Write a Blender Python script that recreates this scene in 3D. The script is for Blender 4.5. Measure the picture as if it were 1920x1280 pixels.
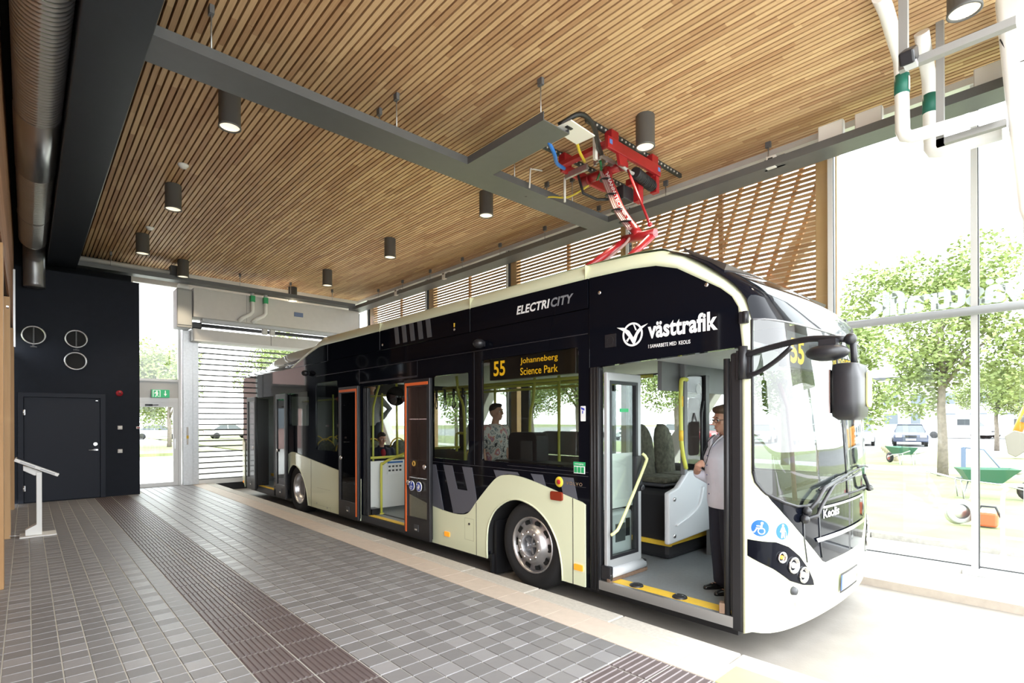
import bpy, bmesh, math, random
import numpy as np
from mathutils import Vector, Matrix
from mathutils.geometry import tessellate_polygon
for o in list(bpy.data.objects): bpy.data.objects.remove(o)
R = random.Random(7)
scene = bpy.context.scene
COL = scene.collection
PI = math.pi

# ------------------------------------------------------------------ camera
cd = bpy.data.cameras.new('camera'); cam = bpy.data.objects.new('camera', cd); COL.objects.link(cam)
CAM = Vector((-1.826, -3.380, 1.639)); YAW = math.radians(42.63)
cam.location = CAM
cam.rotation_euler = (math.radians(90), math.radians(0.18), -YAW)
cd.sensor_width = 36; cd.lens = 989.65*36/1920; cd.shift_y = 148.18/1920; cd.clip_start = .05; cd.clip_end = 600
scene.camera = cam

# ------------------------------------------------------------------ sky, exposure
wd = bpy.data.worlds.new('sky'); scene.world = wd; wd.use_nodes = True
bg = wd.node_tree.nodes['Background']
bg.inputs[0].default_value = (0.93, 0.97, 1.0, 1); bg.inputs[1].default_value = 1.0
vs = scene.view_settings
vs.view_transform = 'Standard'; vs.look = 'None'; vs.gamma = 1; vs.use_curve_mapping = False
vs.exposure = 3.25

def light(name, kind, loc, energy, color=(1,1,1), rot=(0,0,0), **k):
    d = bpy.data.lights.new(name, kind); d.energy = energy; d.color = color
    for a, b in k.items(): setattr(d, a, b)
    o = bpy.data.objects.new(name, d); o.location = loc; o.rotation_euler = rot; COL.objects.link(o); return o
def portal(loc, rot, sx, sy):
    o = light('daylight_portal', 'AREA', loc, 1, rot=rot, shape='RECTANGLE', size=sx, size_y=sy)
    o.data.cycles.is_portal = True
# openings of the hall that let the sky in
portal((6.35, 4.5, 2.6), (0, PI/2, 0), 5.6, 16.5)          # right glass wall
portal((3.0, 12.85, 2.6), (-PI/2, 0, 0), 6.2, 5.4)          # rear gate
portal((2.0, -3.85, 2.45), (PI/2, 0, 0), 8.4, 5.2)           # front gate behind the camera

# ------------------------------------------------------------------ materials
MATS = {}
def mat(name, rgb, rough=.5, metal=0., var=0., scale=8., bump=0., bscale=40., spec=.5, emit=None, estr=0., coat=0., stretch=None, rand=0.):
    if name in MATS: return MATS[name]
    m = bpy.data.materials.new(name); m.use_nodes = True; nt = m.node_tree; N = nt.nodes; L = nt.links
    p = N['Principled BSDF']; p.inputs['Base Color'].default_value = (*rgb, 1); p.inputs['Roughness'].default_value = rough
    p.inputs['Metallic'].default_value = metal; p.inputs['Specular IOR Level'].default_value = spec
    p.inputs['Coat Weight'].default_value = coat
    if emit: p.inputs['Emission Color'].default_value = (*emit, 1); p.inputs['Emission Strength'].default_value = estr
    tc = None
    if var or bump:
        tc = N.new('ShaderNodeTexCoord'); src = tc.outputs['Object']
        if stretch:
            mp = N.new('ShaderNodeMapping'); mp.inputs['Scale'].default_value = stretch; L.new(src, mp.inputs[0]); src = mp.outputs[0]
    if var:
        nz = N.new('ShaderNodeTexNoise'); nz.inputs['Scale'].default_value = scale; nz.inputs['Detail'].default_value = 5
        L.new(src, nz.inputs['Vector'])
        fac = nz.outputs[0]
        if rand:
            oi = N.new('ShaderNodeObjectInfo'); a = N.new('ShaderNodeMath'); a.operation = 'MULTIPLY_ADD'
            L.new(oi.outputs['Random'], a.inputs[0]); a.inputs[1].default_value = rand; L.new(fac, a.inputs[2])
            b = N.new('ShaderNodeMath'); b.operation = 'SUBTRACT'; L.new(a.outputs[0], b.inputs[0]); b.inputs[1].default_value = rand*.5; fac = b.outputs[0]
        rp = N.new('ShaderNodeValToRGB'); e = rp.color_ramp.elements
        e[0].position = .25; e[1].position = .75
        e[0].color = (*[max(0, c*(1-var)) for c in rgb], 1); e[1].color = (*[min(1, c*(1+var)) for c in rgb], 1)
        L.new(fac, rp.inputs[0]); L.new(rp.outputs[0], p.inputs['Base Color'])
    if bump:
        n2 = N.new('ShaderNodeTexNoise'); n2.inputs['Scale'].default_value = bscale; L.new(src, n2.inputs['Vector'])
        bp = N.new('ShaderNodeBump'); bp.inputs['Strength'].default_value = bump; bp.inputs['Distance'].default_value = .01
        L.new(n2.outputs[0], bp.inputs['Height']); L.new(bp.outputs[0], p.inputs['Normal'])
    MATS[name] = m; return m
def glass(name, tint=(1,1,1), refl=.08, rough=.0, blend=.15):
    if name in MATS: return MATS[name]
    m = bpy.data.materials.new(name); m.use_nodes = True; nt = m.node_tree; N = nt.nodes; L = nt.links
    N.remove(N['Principled BSDF']); out = N['Material Output']
    t = N.new('ShaderNodeBsdfTransparent'); t.inputs[0].default_value = (*tint, 1)
    g = N.new('ShaderNodeBsdfGlossy'); g.inputs['Roughness'].default_value = rough
    lw = N.new("ShaderNodeLayerWeight"); lw.inputs["Blend"].default_value = .5
    pw = N.new("ShaderNodeMath"); pw.operation = "POWER"; L.new(lw.outputs["Facing"], pw.inputs[0]); pw.inputs[1].default_value = 5
    ad = N.new('ShaderNodeMath'); ad.operation = 'ADD'; ad.use_clamp = True; L.new(pw.outputs[0], ad.inputs[0]); ad.inputs[1].default_value = refl
    mx = N.new('ShaderNodeMixShader'); L.new(ad.outputs[0], mx.inputs[0]); L.new(t.outputs[0], mx.inputs[1]); L.new(g.outputs[0], mx.inputs[2])
    L.new(mx.outputs[0], out.inputs[0]); MATS[name] = m; return m
def film(name, rgb, op):
    m = bpy.data.materials.new(name); m.use_nodes = True; N = m.node_tree.nodes; L = m.node_tree.links; N.remove(N['Principled BSDF'])
    t = N.new('ShaderNodeBsdfTransparent'); d = N.new('ShaderNodeBsdfTranslucent'); d.inputs[0].default_value = (*rgb, 1); x = N.new('ShaderNodeMixShader'); x.inputs[0].default_value = op
    L.new(t.outputs[0], x.inputs[1]); L.new(d.outputs[0], x.inputs[2]); L.new(x.outputs[0], N['Material Output'].inputs[0]); return m
def wood(name, dark, light_, scale=(60, 1.2, 60), rough=.55, seg=None, ax=1, amp=.75):
    """pine grain along one axis; each board takes its own tone, changing where one length is finger-jointed to the next"""
    if name in MATS: return MATS[name]
    m = bpy.data.materials.new(name); m.use_nodes = True; nt = m.node_tree; N = nt.nodes; L = nt.links
    p = N['Principled BSDF']; p.inputs['Roughness'].default_value = rough; p.inputs['Specular IOR Level'].default_value = .3
    tc = N.new('ShaderNodeTexCoord'); mp = N.new('ShaderNodeMapping'); mp.inputs['Scale'].default_value = scale
    L.new(tc.outputs['Object'], mp.inputs[0])
    nz = N.new('ShaderNodeTexNoise'); nz.inputs['Scale'].default_value = 1; nz.inputs['Detail'].default_value = 4; L.new(mp.outputs[0], nz.inputs['Vector'])
    oi = N.new('ShaderNodeObjectInfo')
    fac = N.new('ShaderNodeMath'); fac.operation = 'MULTIPLY_ADD'; L.new(nz.outputs[0], fac.inputs[0]); fac.inputs[1].default_value = .55
    if seg:
        sx = N.new('ShaderNodeSeparateXYZ'); L.new(tc.outputs['Object'], sx.inputs[0])
        a = N.new('ShaderNodeMath'); a.operation = 'MULTIPLY_ADD'; L.new(sx.outputs[ax], a.inputs[0]); a.inputs[1].default_value = 1/seg
        b = N.new('ShaderNodeMath'); b.operation = 'MULTIPLY'; L.new(oi.outputs['Random'], b.inputs[0]); b.inputs[1].default_value = 97.; L.new(b.outputs[0], a.inputs[2])
        fl = N.new('ShaderNodeMath'); fl.operation = 'FLOOR'; L.new(a.outputs[0], fl.inputs[0])
        cb = N.new('ShaderNodeCombineXYZ'); L.new(fl.outputs[0], cb.inputs[0]); L.new(b.outputs[0], cb.inputs[1])
        wn = N.new('ShaderNodeTexWhiteNoise'); wn.noise_dimensions = '2D'; L.new(cb.outputs[0], wn.inputs['Vector']); rnd = wn.outputs['Value']
    else: rnd = oi.outputs['Random']
    sc = N.new('ShaderNodeMath'); sc.operation = 'MULTIPLY_ADD'; L.new(rnd, sc.inputs[0]); sc.inputs[1].default_value = amp; sc.inputs[2].default_value = .255-amp*.5
    L.new(sc.outputs[0], fac.inputs[2])
    rp = N.new('ShaderNodeValToRGB'); e = rp.color_ramp.elements; e[0].color = (*dark, 1); e[1].color = (*light_, 1); e[0].position = .1; e[1].position = .9
    L.new(fac.outputs[0], rp.inputs[0]); L.new(rp.outputs[0], p.inputs['Base Color']); MATS[name] = m; return m

CREAM = mat('cream_paint', (.76,.80,.57), .28, coat=.5)
BLACK = mat('black_gloss_paint', (.0035,.0042,.0075), .05, spec=.13)
RUBBER = mat('black_rubber', (.012,.012,.014), .45)
TYRE = mat('tyre_rubber', (.014,.014,.015), .75, bump=.2)
PLBLACK = mat('black_plastic', (.015,.015,.018), .38)
DGREY = mat('dark_grey_plastic', (.055,.057,.062), .5)
LGREY = mat('light_grey_plastic', (.52,.53,.55), .45)
MGREY = mat('mid_grey_panel', (.17,.175,.18), .55, var=.06)
GREYFILM = mat('grey_film', (.105,.11,.135), .3)
WHITE = mat('white_paint', (.82,.82,.80), .4)
OFFWHITE = mat('off_white_panel', (.62,.60,.57), .5, var=.03)
ALU = mat('aluminium', (.62,.62,.63), .35, .9)
STEEL = mat('brushed_steel', (.55,.55,.56), .3, 1.)
GALV = mat('galvanised_steel', (.5,.51,.52), .38, .85, var=.1, scale=20)
CHROME = mat('chrome', (.8,.8,.8), .12, 1.)
YELLOW = mat('yellow_green_rail', (.62,.62,.10), .4)
YSTRIP = mat('yellow_edge_strip', (.80,.52,.05), .55, var=.08)
ORANGE = mat('orange_strip', (.85,.16,.03), .5)
ORANGEL = mat('orange_lamp', (.9,.30,.02), .3, emit=(1,.35,.02), estr=.06)
REDL = mat('dark_red_lamp', (.25,.03,.01), .25)
GREEN = mat('sign_green', (.02,.35,.12), .45)
BLUE = mat('sign_blue', (.012,.12,.42), .45)
PRINT = mat('white_print', (.85,.85,.85), .4)
CITYGREY = mat('grey_print', (.22,.23,.25), .4)
RED = mat('red_enamel', (.33,.010,.016), .35, coat=.2, var=.12)
WGLASS = glass('window_glass', (.96,.98,.98), .03)
TINT = glass('tinted_bus_glass', (.74,.76,.74), .02)
SCREEN = glass('windscreen_glass', (.60,.66,.66), .10)
LED = mat('amber_led', (.9,.5,.02), .5, emit=(1,.52,.012), estr=.085)
LAMPGLOW = mat('lamp_glow', (1,.9,.7), .5, emit=(1,.84,.58), estr=.12)
SKIN = mat('skin', (.50,.27,.19), .5, var=.06, scale=20)

# ------------------------------------------------------------------ mesh helpers
class MB:
    def __init__(s): s.v = []; s.f = []; s.sm = []
    def add(s, vs, fs, smooth=False):
        n = len(s.v); s.v += [tuple(v) for v in vs]; s.f += [tuple(i+n for i in f) for f in fs]; s.sm += [smooth]*len(fs); return s
    def box(s, x0, x1, y0, y1, z0, z1, rot=None, c=None):
        vs = [Vector((x, y, z)) for x in (x0, x1) for y in (y0, y1) for z in (z0, z1)]
        if rot is not None:
            c = Vector(c if c else ((x0+x1)/2, (y0+y1)/2, (z0+z1)/2)); vs = [rot @ (v-c) + c for v in vs]
        return s.add(vs, [(0,1,3,2),(4,6,7,5),(0,4,5,1),(2,3,7,6),(0,2,6,4),(1,5,7,3)])
    def tube(s, pts, r, n=8, caps=True, closed=False, flat=1.):
        P = [Vector(p) for p in pts]; m = len(P); rr = r if isinstance(r, (list, tuple)) else [r]*m
        T = []
        for i in range(m):
            if closed: t = P[(i+1) % m]-P[i-1]
            else: t = P[min(i+1, m-1)]-P[max(i-1, 0)]
            T.append(t.normalized() if t.length > 1e-9 else Vector((0,0,1)))
        u = T[0].orthogonal().normalized()
        if abs(T[0].z) < .9: u = T[0].cross(Vector((0,0,1))).normalized()
        vs = []
        for i in range(m):
            u = (u - T[i]*u.dot(T[i])).normalized(); w = T[i].cross(u)
            for k in range(n):
                a = 2*PI*k/n; vs.append(P[i] + u*(rr[i]*math.cos(a)) + w*(rr[i]*flat*math.sin(a)))
        fs = []
        for i in range(m if closed else m-1):
            j = (i+1) % m
            for k in range(n): fs.append((i*n+k, i*n+(k+1) % n, j*n+(k+1) % n, j*n+k))
        s.add(vs, fs, True)
        if caps and not closed:
            b = len(s.v)-len(vs); s.f += [tuple(b+k for k in range(n))[::-1], tuple(b+(m-1)*n+k for k in range(n))]; s.sm += [False]*2
        return s
    def cyl(s, p, q, r, r2=None, n=14, caps=True): return s.tube([p, q], [r, r if r2 is None else r2], n, caps)
    def lathe(s, prof, o=(0,0,0), ax=(0,0,1), n=24, smooth=True):
        o = Vector(o); ax = Vector(ax).normalized(); u = ax.orthogonal().normalized(); w = ax.cross(u); vs = []
        for r, h in prof:
            for k in range(n):
                a = 2*PI*k/n; vs.append(o + ax*h + (u*math.cos(a)+w*math.sin(a))*max(r, 1e-5))
        fs = [(i*n+k, i*n+(k+1) % n, (i+1)*n+(k+1) % n, (i+1)*n+k) for i in range(len(prof)-1) for k in range(n)]
        return s.add(vs, fs, smooth)
    def sph(s, c, r, n=14, m=9, rot=None):
        r = r if isinstance(r, (tuple, list)) else (r, r, r); vs = []; c = Vector(c)
        for i in range(m+1):
            t = PI*i/m
            for k in range(n):
                a = 2*PI*k/n; v = Vector((r[0]*math.sin(t)*math.cos(a), r[1]*math.sin(t)*math.sin(a), r[2]*math.cos(t)))
                vs.append(c + (rot @ v if rot is not None else v))
        return s.add(vs, [(i*n+k, (i+1)*n+k, (i+1)*n+(k+1) % n, i*n+(k+1) % n) for i in range(m) for k in range(n)], True)
    def prism(s, polys, d0, d1, fn):
        """extruded outline (outer loop first, then holes); fn(a, b, d) -> point"""
        if not isinstance(polys[0][0], (tuple, list)): polys = [polys]
        tri = tessellate_polygon([[Vector((a, b, 0)) for a, b in p] for p in polys]); flat = [q for p in polys for q in p]; n = len(flat)
        vs = [fn(a, b, d0) for a, b in flat]+[fn(a, b, d1) for a, b in flat]
        fs = [tuple(t) for t in tri]+[tuple(i+n for i in t[::-1]) for t in tri]; b = 0
        for p in polys:
            m = len(p)
            for i in range(m): j = (i+1) % m; fs.append((b+i, b+j, b+j+n, b+i+n))
            b += m
        return s.add(vs, fs)
    def px(s, polys, x0, x1): return s.prism(polys, x0, x1, lambda a, b, d: (d, a, b))   # outline in (y, z)
    def py(s, polys, y0, y1): return s.prism(polys, y0, y1, lambda a, b, d: (a, d, b))   # outline in (x, z)
    def pz(s, polys, z0, z1): return s.prism(polys, z0, z1, lambda a, b, d: (a, b, d))   # outline in (x, y)
    def grid(s, rows, smooth=True, closed=False):
        m = len(rows[0]); vs = [p for r in rows for p in r]; e = m if closed else m-1
        return s.add(vs, [(i*m+k, i*m+(k+1) % m, (i+1)*m+(k+1) % m, (i+1)*m+k) for i in range(len(rows)-1) for k in range(e)], smooth)
    def mesh(s, name):
        me = bpy.data.meshes.new(name); me.from_pydata(s.v, [], s.f); me.polygons.foreach_set('use_smooth', s.sm)
        bm = bmesh.new(); bm.from_mesh(me); bmesh.ops.recalc_face_normals(bm, faces=bm.faces); bm.to_mesh(me); bm.free(); me.update(); return me
    def build(s, name, m, parent=None, bevel=0, label=None, cat=None, group=None, kind=None, seg=2):
        return put(name, s.mesh(name), m, parent, bevel, label, cat, group, kind, seg)
WORLD0 = {}
def put(name, me, m, parent=None, bevel=0, label=None, cat=None, group=None, kind=None, seg=2, loc=None):
    if m is not None and not me.materials: me.materials.append(m)
    o = bpy.data.objects.new(name, me); COL.objects.link(o); w = Vector(loc) if loc else Vector((0,0,0))
    if parent is not None: o.parent = parent; o.location = w - WORLD0.get(parent.name, Vector((0,0,0)))
    else: o.location = w
    WORLD0[o.name] = w
    if bevel:
        b = o.modifiers.new('bevel', 'BEVEL'); b.width = bevel; b.segments = seg; b.limit_method = 'ANGLE'; b.angle_limit = .7
    tag(o, label, cat, group, kind); return o
def tag(o, label=None, cat=None, group=None, kind=None):
    if label: o['label'] = label
    if cat: o['category'] = cat
    if group: o['group'] = group
    if kind: o['kind'] = kind
    return o
def thing(name, label, cat, loc=(0,0,0), group=None, kind=None):
    o = bpy.data.objects.new(name, None); COL.objects.link(o); o.location = loc; o.empty_display_size = .1; WORLD0[o.name] = Vector(loc)
    return tag(o, label, cat, group, kind)
def copy_tree(o, parent=None):
    c = o.copy(); COL.objects.link(c); c.parent = parent
    for ch in o.children: copy_tree(ch, c)
    return c
def clone(root, delta, label, group=None, rotz=0):
    c = copy_tree(root); c.location = Vector(root.location)+Vector(delta); c.rotation_euler[2] = rotz; c['label'] = label
    if group: c['group'] = group
    return c
def inst(name, me, parent, loc, rot=None, sc=None):
    o = bpy.data.objects.new(name, me); COL.objects.link(o)
    if parent: o.parent = parent; o.location = Vector(loc)-WORLD0.get(parent.name, Vector((0,0,0)))
    else: o.location = loc
    if rot: o.rotation_euler = rot
    if sc: o.scale = sc
    return o
def bake(mods, mb, name):
    """evaluate modifiers on a temporary object and return a plain mesh"""
    t = bpy.data.objects.new('tmp', mb.mesh('tmp')); COL.objects.link(t)
    for k, kw in mods:
        md = t.modifiers.new(k, k)
        for a, b in kw.items(): setattr(md, a, b)
    dg = bpy.context.evaluated_depsgraph_get(); dg.update()
    me = bpy.data.meshes.new_from_object(t.evaluated_get(dg)); me.name = name
    bpy.data.objects.remove(t); me.polygons.foreach_set('use_smooth', [True]*len(me.polygons)); return me
_T = {}
def lettering(txt, bold=0., spacing=1., align='LEFT'):
    """triangulated glyph outlines, cap height about .7, as (verts, faces)"""
    key = (txt, bold, spacing, align)
    if key in _T: return _T[key]
    c = bpy.data.curves.new('t', 'FONT'); c.body = txt; c.offset = bold; c.space_character = spacing; c.align_x = align; c.resolution_u = 3
    o = bpy.data.objects.new('t', c); COL.objects.link(o); dg = bpy.context.evaluated_depsgraph_get(); dg.update()
    me = o.evaluated_get(dg).to_mesh(); vs = [v.co.copy() for v in me.vertices]; fs = [tuple(p.vertices) for p in me.polygons]
    o.evaluated_get(dg).to_mesh_clear(); bpy.data.objects.remove(o); _T[key] = (vs, fs); return vs, fs
def text(mb, txt, fn, w, h, bold=.02, shear=0., spacing=1.):
    """fit lettering into a w x h box; fn(a, b) -> point, a to the right, b up"""
    vs, fs = lettering(txt, bold, spacing)
    x0 = min(v.x for v in vs); x1 = max(v.x for v in vs); y0 = min(v.y for v in vs); y1 = max(v.y for v in vs)
    mb.add([fn((v.x-x0)/(x1-x0)*w + shear*(v.y-y0)/(y1-y0)*h, (v.y-y0)/(y1-y0)*h) for v in vs], fs); return mb
def arc(c, r, a0, a1, n, f=lambda a, b: (a, b)): return [f(c[0]+r*math.cos(a0+(a1-a0)*i/n), c[1]+r*math.sin(a0+(a1-a0)*i/n)) for i in range(n+1)]
def circ(c, r, n=20, ry=None): return [(c[0]+r*math.cos(2*PI*i/n), c[1]+(ry or r)*math.sin(2*PI*i/n)) for i in range(n)]
def rrect(a0, a1, b0, b1, r=.03, n=3):
    q = []
    for cx, cy, s in ((a1-r, b1-r, 0), (a0+r, b1-r, PI/2), (a0+r, b0+r, PI), (a1-r, b0+r, 1.5*PI)): q += arc((cx, cy), r, s, s+PI/2, n)
    return q
def cat_rom(P, n=6):
    P = [Vector(p) for p in P]; Q = [2*P[0]-P[1]]+P+[2*P[-1]-P[-2]]; out = []
    for i in range(1, len(Q)-2):
        a, b, c, d = Q[i-1:i+3]
        for k in range(n):
            t = k/n; out.append(.5*((2*b)+(c-a)*t+(2*a-5*b+4*c-d)*t*t+(3*b-a-3*c+d)*t**3))
    return out+[P[-1]]
def project(p):
    d = Vector(p)-CAM; f = Vector((math.sin(YAW), math.cos(YAW), 0)); r = Vector((math.cos(YAW), -math.sin(YAW), 0)); z = d.dot(f)
    if z < .05: return None
    return (960+989.65*d.dot(r)/z, 788.2-989.65*d.z/z, z)
ROAD = -.21
# ================================================================== STRUCTURE
TILE_D = mat('dark_tile', (.20,.195,.197), .42, var=.10, scale=5, rand=.4)
TILE_L = mat('light_tile', (.265,.26,.265), .38, var=.08, scale=5, rand=.5)
TACT = mat('tactile_tile', (.13,.105,.105), .42, var=.12, scale=6)
GROUT = mat('grout', (.54,.54,.50), .9, var=.1)
PINK = mat('sand_slab', (.57,.485,.41), .6, var=.05, scale=14)
KERB = mat('granite_kerb', (.50,.47,.42), .7, var=.12, scale=30, bump=.1)
CONC = mat('concrete_road', (.26,.238,.21), .8, var=.16, scale=2.2, bump=.15, bscale=60)
SLATW = wood('ceiling_pine', (.36,.18,.088), (.74,.52,.29), seg=1.15, amp=.5)
POSTW = wood('glulam_post', (.36,.20,.085), (.54,.34,.17), (25, 25, 1.5))
LATW = wood('larch_slat', (.26,.13,.06), (.50,.29,.15), seg=1.6, amp=.5)
DKWALL = mat('anthracite_wall', (.0155,.0185,.026), .6, spec=.1, var=.06)
DKDOOR = mat('anthracite_door', (.020,.0235,.034), .5, spec=.15)
BEAMM = mat('anthracite_beam', (.016,.021,.030), .42, var=.08)

T = .15
floor = MB().box(-2.3, 1.65, -3.75, 12.9, -.35, -.006).build('floor', GROUT, kind='structure')
def tile_mesh(m, w=T, d=T, g=.0034):
    b = MB(); e = .0025
    lo = [(g, g), (w-g, g), (w-g, d-g), (g, d-g)]; hi = [(g+e, g+e), (w-g-e, g+e), (w-g-e, d-g-e), (g+e, d-g-e)]
    b.add([(x, y, -.006) for x, y in lo]+[(x, y, 0) for x, y in hi], [(4,5,6,7),(0,1,5,4),(1,2,6,5),(2,3,7,6),(3,0,4,7)])
    me = b.mesh('tile'); me.materials.append(m); return me
def tactile_mesh(along_y, n=8):
    b = MB(); W = 2*T; g = .004
    b.add([(g, g, -.004), (W-g, g, -.004), (W-g, W-g, -.004), (g, W-g, -.004)], [(0,1,2,3)])
    for k in range(n):
        c = (k+.5)*W/n; h = .0105
        q = [(c-h, -.004), (c-h*.55, .002), (c+h*.55, .002), (c+h, -.004)]
        if along_y: a0 = [(x, .012, z) for x, z in q]; a1 = [(x, W-.012, z) for x, z in q]
        else: a0 = [(.012, x, z) for x, z in q]; a1 = [(W-.012, x, z) for x, z in q]
        b.add(a0+a1, [(0,1,5,4),(1,2,6,5),(2,3,7,6),(0,3,2,1),(4,5,6,7)])
    me = b.mesh('tactile_tile'); me.materials.append(TACT); return me
mesh_d, mesh_l, tac_y, tac_x = tile_mesh(TILE_D), tile_mesh(TILE_L), tactile_mesh(True), tactile_mesh(False, 6)
cells = []; tact = []
for j in range(-24, 86):
    for i in range(-14, 9):
        x, y = i*T, j*T
        if x < -2.12 or (y > 11.1 and x < .05): continue
        if -5 <= i < -1:
            if (i+5) % 2 == 0 and j % 2 == 0: tact.append((x, y, tac_y))
            continue
        if i >= 1 and -12 <= j < -8:
            if i % 2 == 1 and j % 2 == 0: tact.append((x, y, tac_x))
            continue
        lt = (i % 2 == 1) and (j % 2 == 0); p = project((x+.07, y+.07, 0)); size = 0
        if p and -30 < p[0] < 1950 and 0 < p[1] < 1310: size = 1/p[2]**2
        cells.append((size, x, y, lt))
cells.sort(key=lambda c: -c[0])
for s, x, y, lt in cells[:300]: inst('tile', mesh_l if lt else mesh_d, floor, (x, y, 0))
for lt in (0, 1):
    b = MB(); src = mesh_l if lt else mesh_d; sv = [v.co for v in src.vertices]; sf = [tuple(p.vertices) for p in src.polygons]
    for s, x, y, l2 in cells[300:]:
        if l2 == bool(lt): b.add([(v.x+x, v.y+y, v.z) for v in sv], sf)
    b.build('tiling', TILE_L if lt else TILE_D, floor, kind='stuff')
for x, y, me in tact: inst('tactile_tile', me, floor, (x, y, 0))
b = MB(); b.box(.003, .297, .003, .297, -.02, 0); sl = b.mesh('edge_slab'); sl.materials.append(PINK)
ys = mat('pale_yellow_slab', (.72,.62,.22), .6, var=.05)
sly = sl.copy(); sly.materials.clear(); sly.materials.append(ys)
for k in range(-14, 43):
    inst('edge_slab', sly if k*.3 < -2.0 else sl, floor, (1.35, k*.3, 0))
kb = thing('trim_1', None, None, (1.76, 0, ROAD), kind='structure')
b = MB(); b.box(0, .215, .003, .985, ROAD, 0); km = b.mesh('kerb_stone'); km.materials.append(KERB)
for k in range(-4, 13):
    o = inst('kerb_stone', km, kb, (1.652, .237+k*.99, 0)); bv = o.modifiers.new('bevel', 'BEVEL'); bv.width = .012; bv.segments = 2
MB().box(1.87, 5.12, -40, 60, -.5, ROAD).build('road', CONC, kind='structure')
PALE = mat('pale_concrete', (.58,.56,.52), .75, var=.06, scale=6)
b = MB(); b.box(5.10, 6.3, -3.75, 12.9, -.5, -.12); b.build('trim_2', PALE, kind='structure', bevel=.02)
# curb face on the far side of the lane, slightly darker cast concrete
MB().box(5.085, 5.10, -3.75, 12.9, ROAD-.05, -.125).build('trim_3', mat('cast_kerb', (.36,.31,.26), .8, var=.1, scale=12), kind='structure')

# ---- ceiling: pine battens on a dark backing, boards laid end to end
ceil = MB().box(-2.3, 6.4, -3.75, 12.9, 5.56, 5.9).build('ceiling', mat('dark_void', (.012,.008,.006), .9), kind='structure')
slat_meshes = []
for Lg in (6.2, 6.5, 6.8):
    b = MB(); b.box(0, .05, 0, Lg-.004, 0, .06); me = b.mesh('ceiling_batten'); me.materials.append(SLATW); slat_meshes.append((Lg, me))
k = 0; x = -1.0
while x < 6.06:
    y = -3.75-R.random()*5
    n = 0
    while y < 12.9:
        Lg, me = slat_meshes[R.randrange(3)]
        if y+Lg > -3.3:
            o = inst('ceiling_batten', me, ceil, (x, max(y, -3.75), 5.5))
            e = min(y+Lg, 12.9)-max(y, -3.75); o.scale[1] = e/Lg
        y += Lg; n += 1
    x += .07
# ---- left: steel beam, timber-clad wall, glulam posts, glazing
MB().box(-1.5, -1.02, -3.75, 11.4, 4.93, 5.56).build('beam', BEAMM, kind='structure', bevel=.01)
wl = MB().box(-2.3, -2.02, -3.75, 11.2, 3.42, 5.56).build('wall_left', mat('dark_lining', (.05,.03,.02), .8), kind='structure')
CLAD = wood('cladding_board', (.20,.09,.045), (.42,.22,.12), (30, 1.5, 30))
b = MB(); b.box(0, .02, 0, 14.93, 0, .205); cm = b.mesh('cladding_board'); cm.materials.append(CLAD)
for k in range(10): inst('cladding_board', cm, wl, (-2.02, -3.75, 3.43+k*.21))
MB().box(-2.01, -1.985, 5.9, 6.02, 3.1, 3.12).box(-2.0, -1.97, 10.2, 10.24, 3.05, 4.5).build('edge_trim', ALU, wl)
for k, y in enumerate((-2.4, .7, 3.8, 6.85, 10.2)):
    pt = MB().box(-2.12, -1.99, y, y+.22, 0, 3.40).build('timber_post', POSTW, bevel=.006)
    tag(pt, ['pale glulam post at the left wall beside the camera', 'pale glulam post at the left wall near the camera', 'pale glulam post at the left wall before the middle bay', 'pale glulam post behind the white info stand at the left edge', 'pale glulam post next to the dark partition at the left'][k], 'post', 'glulam posts along the left wall')
PINKP = mat('rose_wall_panel', (.30,.19,.17), .5, var=.08, scale=3)
wlp = thing('wall_left_panels', None, None, (-2.15, 3, 0), kind='structure')
for k, y in enumerate((-3.7, -2.18, .92, 4.02, 7.07)):
    y1 = (-2.4, .7, 3.8, 6.85, 10.2)[k]; n = 4 if k else 2; w = (y1-y)/n
    for q in range(n):
        for z0, z1 in ((.02,1.68),(1.70,3.41)): MB().box(-2.20,-2.13,y+q*w+.006,y+(q+1)*w-.006,z0,z1).build('wall_panel', PINKP, wlp)
b = MB()
for k in range(30): b.box(-2.12, -2.03, 10.44, 11.1, .1+k*.1, .16+k*.1)
b.build('slat_infill', LATW, wl, kind='stuff')

# ---- rear: dark partition with steel door
wb = MB(); wb.box(-2.3, .07, 11.15, 12.6, 0, 4.78); wb = wb.build('wall_back', DKWALL, kind='structure')
MB().box(-2.3, 6.3, 12.52, 12.7, 5.1, 5.56).build('wall_back_top', mat('pale_fascia', (.7,.69,.66), .6), kind='structure')
MB().box(-2.3,.07,12.4,12.7,4.6,5.56).box(-2.3,-2.02,11.15,12.7,4.6,5.56).build('wall_back_upper', DKWALL, kind='structure')
d1 = thing('door_1', None, None, (-1.25, 11.15, 0), kind='structure')
b = MB(); b.py([[(-1.95,0),(-.55,0),(-.55,2.24),(-1.95,2.24)], [(-1.865,0.004),(-1.865,2.15),(-.64,2.15),(-.64,0.004)]], 11.09, 11.15); b.build('frame', DKDOOR, d1, bevel=.006)
leaf = MB().box(-1.86, -.645, 11.125, 11.15, .012, 2.145).build('leaf', DKDOOR, d1, bevel=.004)
MB().box(-.755, -.68, 11.108, 11.126, 1.02, 1.05).cyl((-.72, 11.13, 1.035), (-.72, 11.08, 1.035), .012).tube([(-.72,11.085,1.035),(-.84,11.085,1.035)], .009).build('handle', STEEL, leaf)
MB().cyl((-.725, 11.13, 1.16), (-.725, 11.105, 1.16), .035).build('lock', CHROME, leaf)
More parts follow.
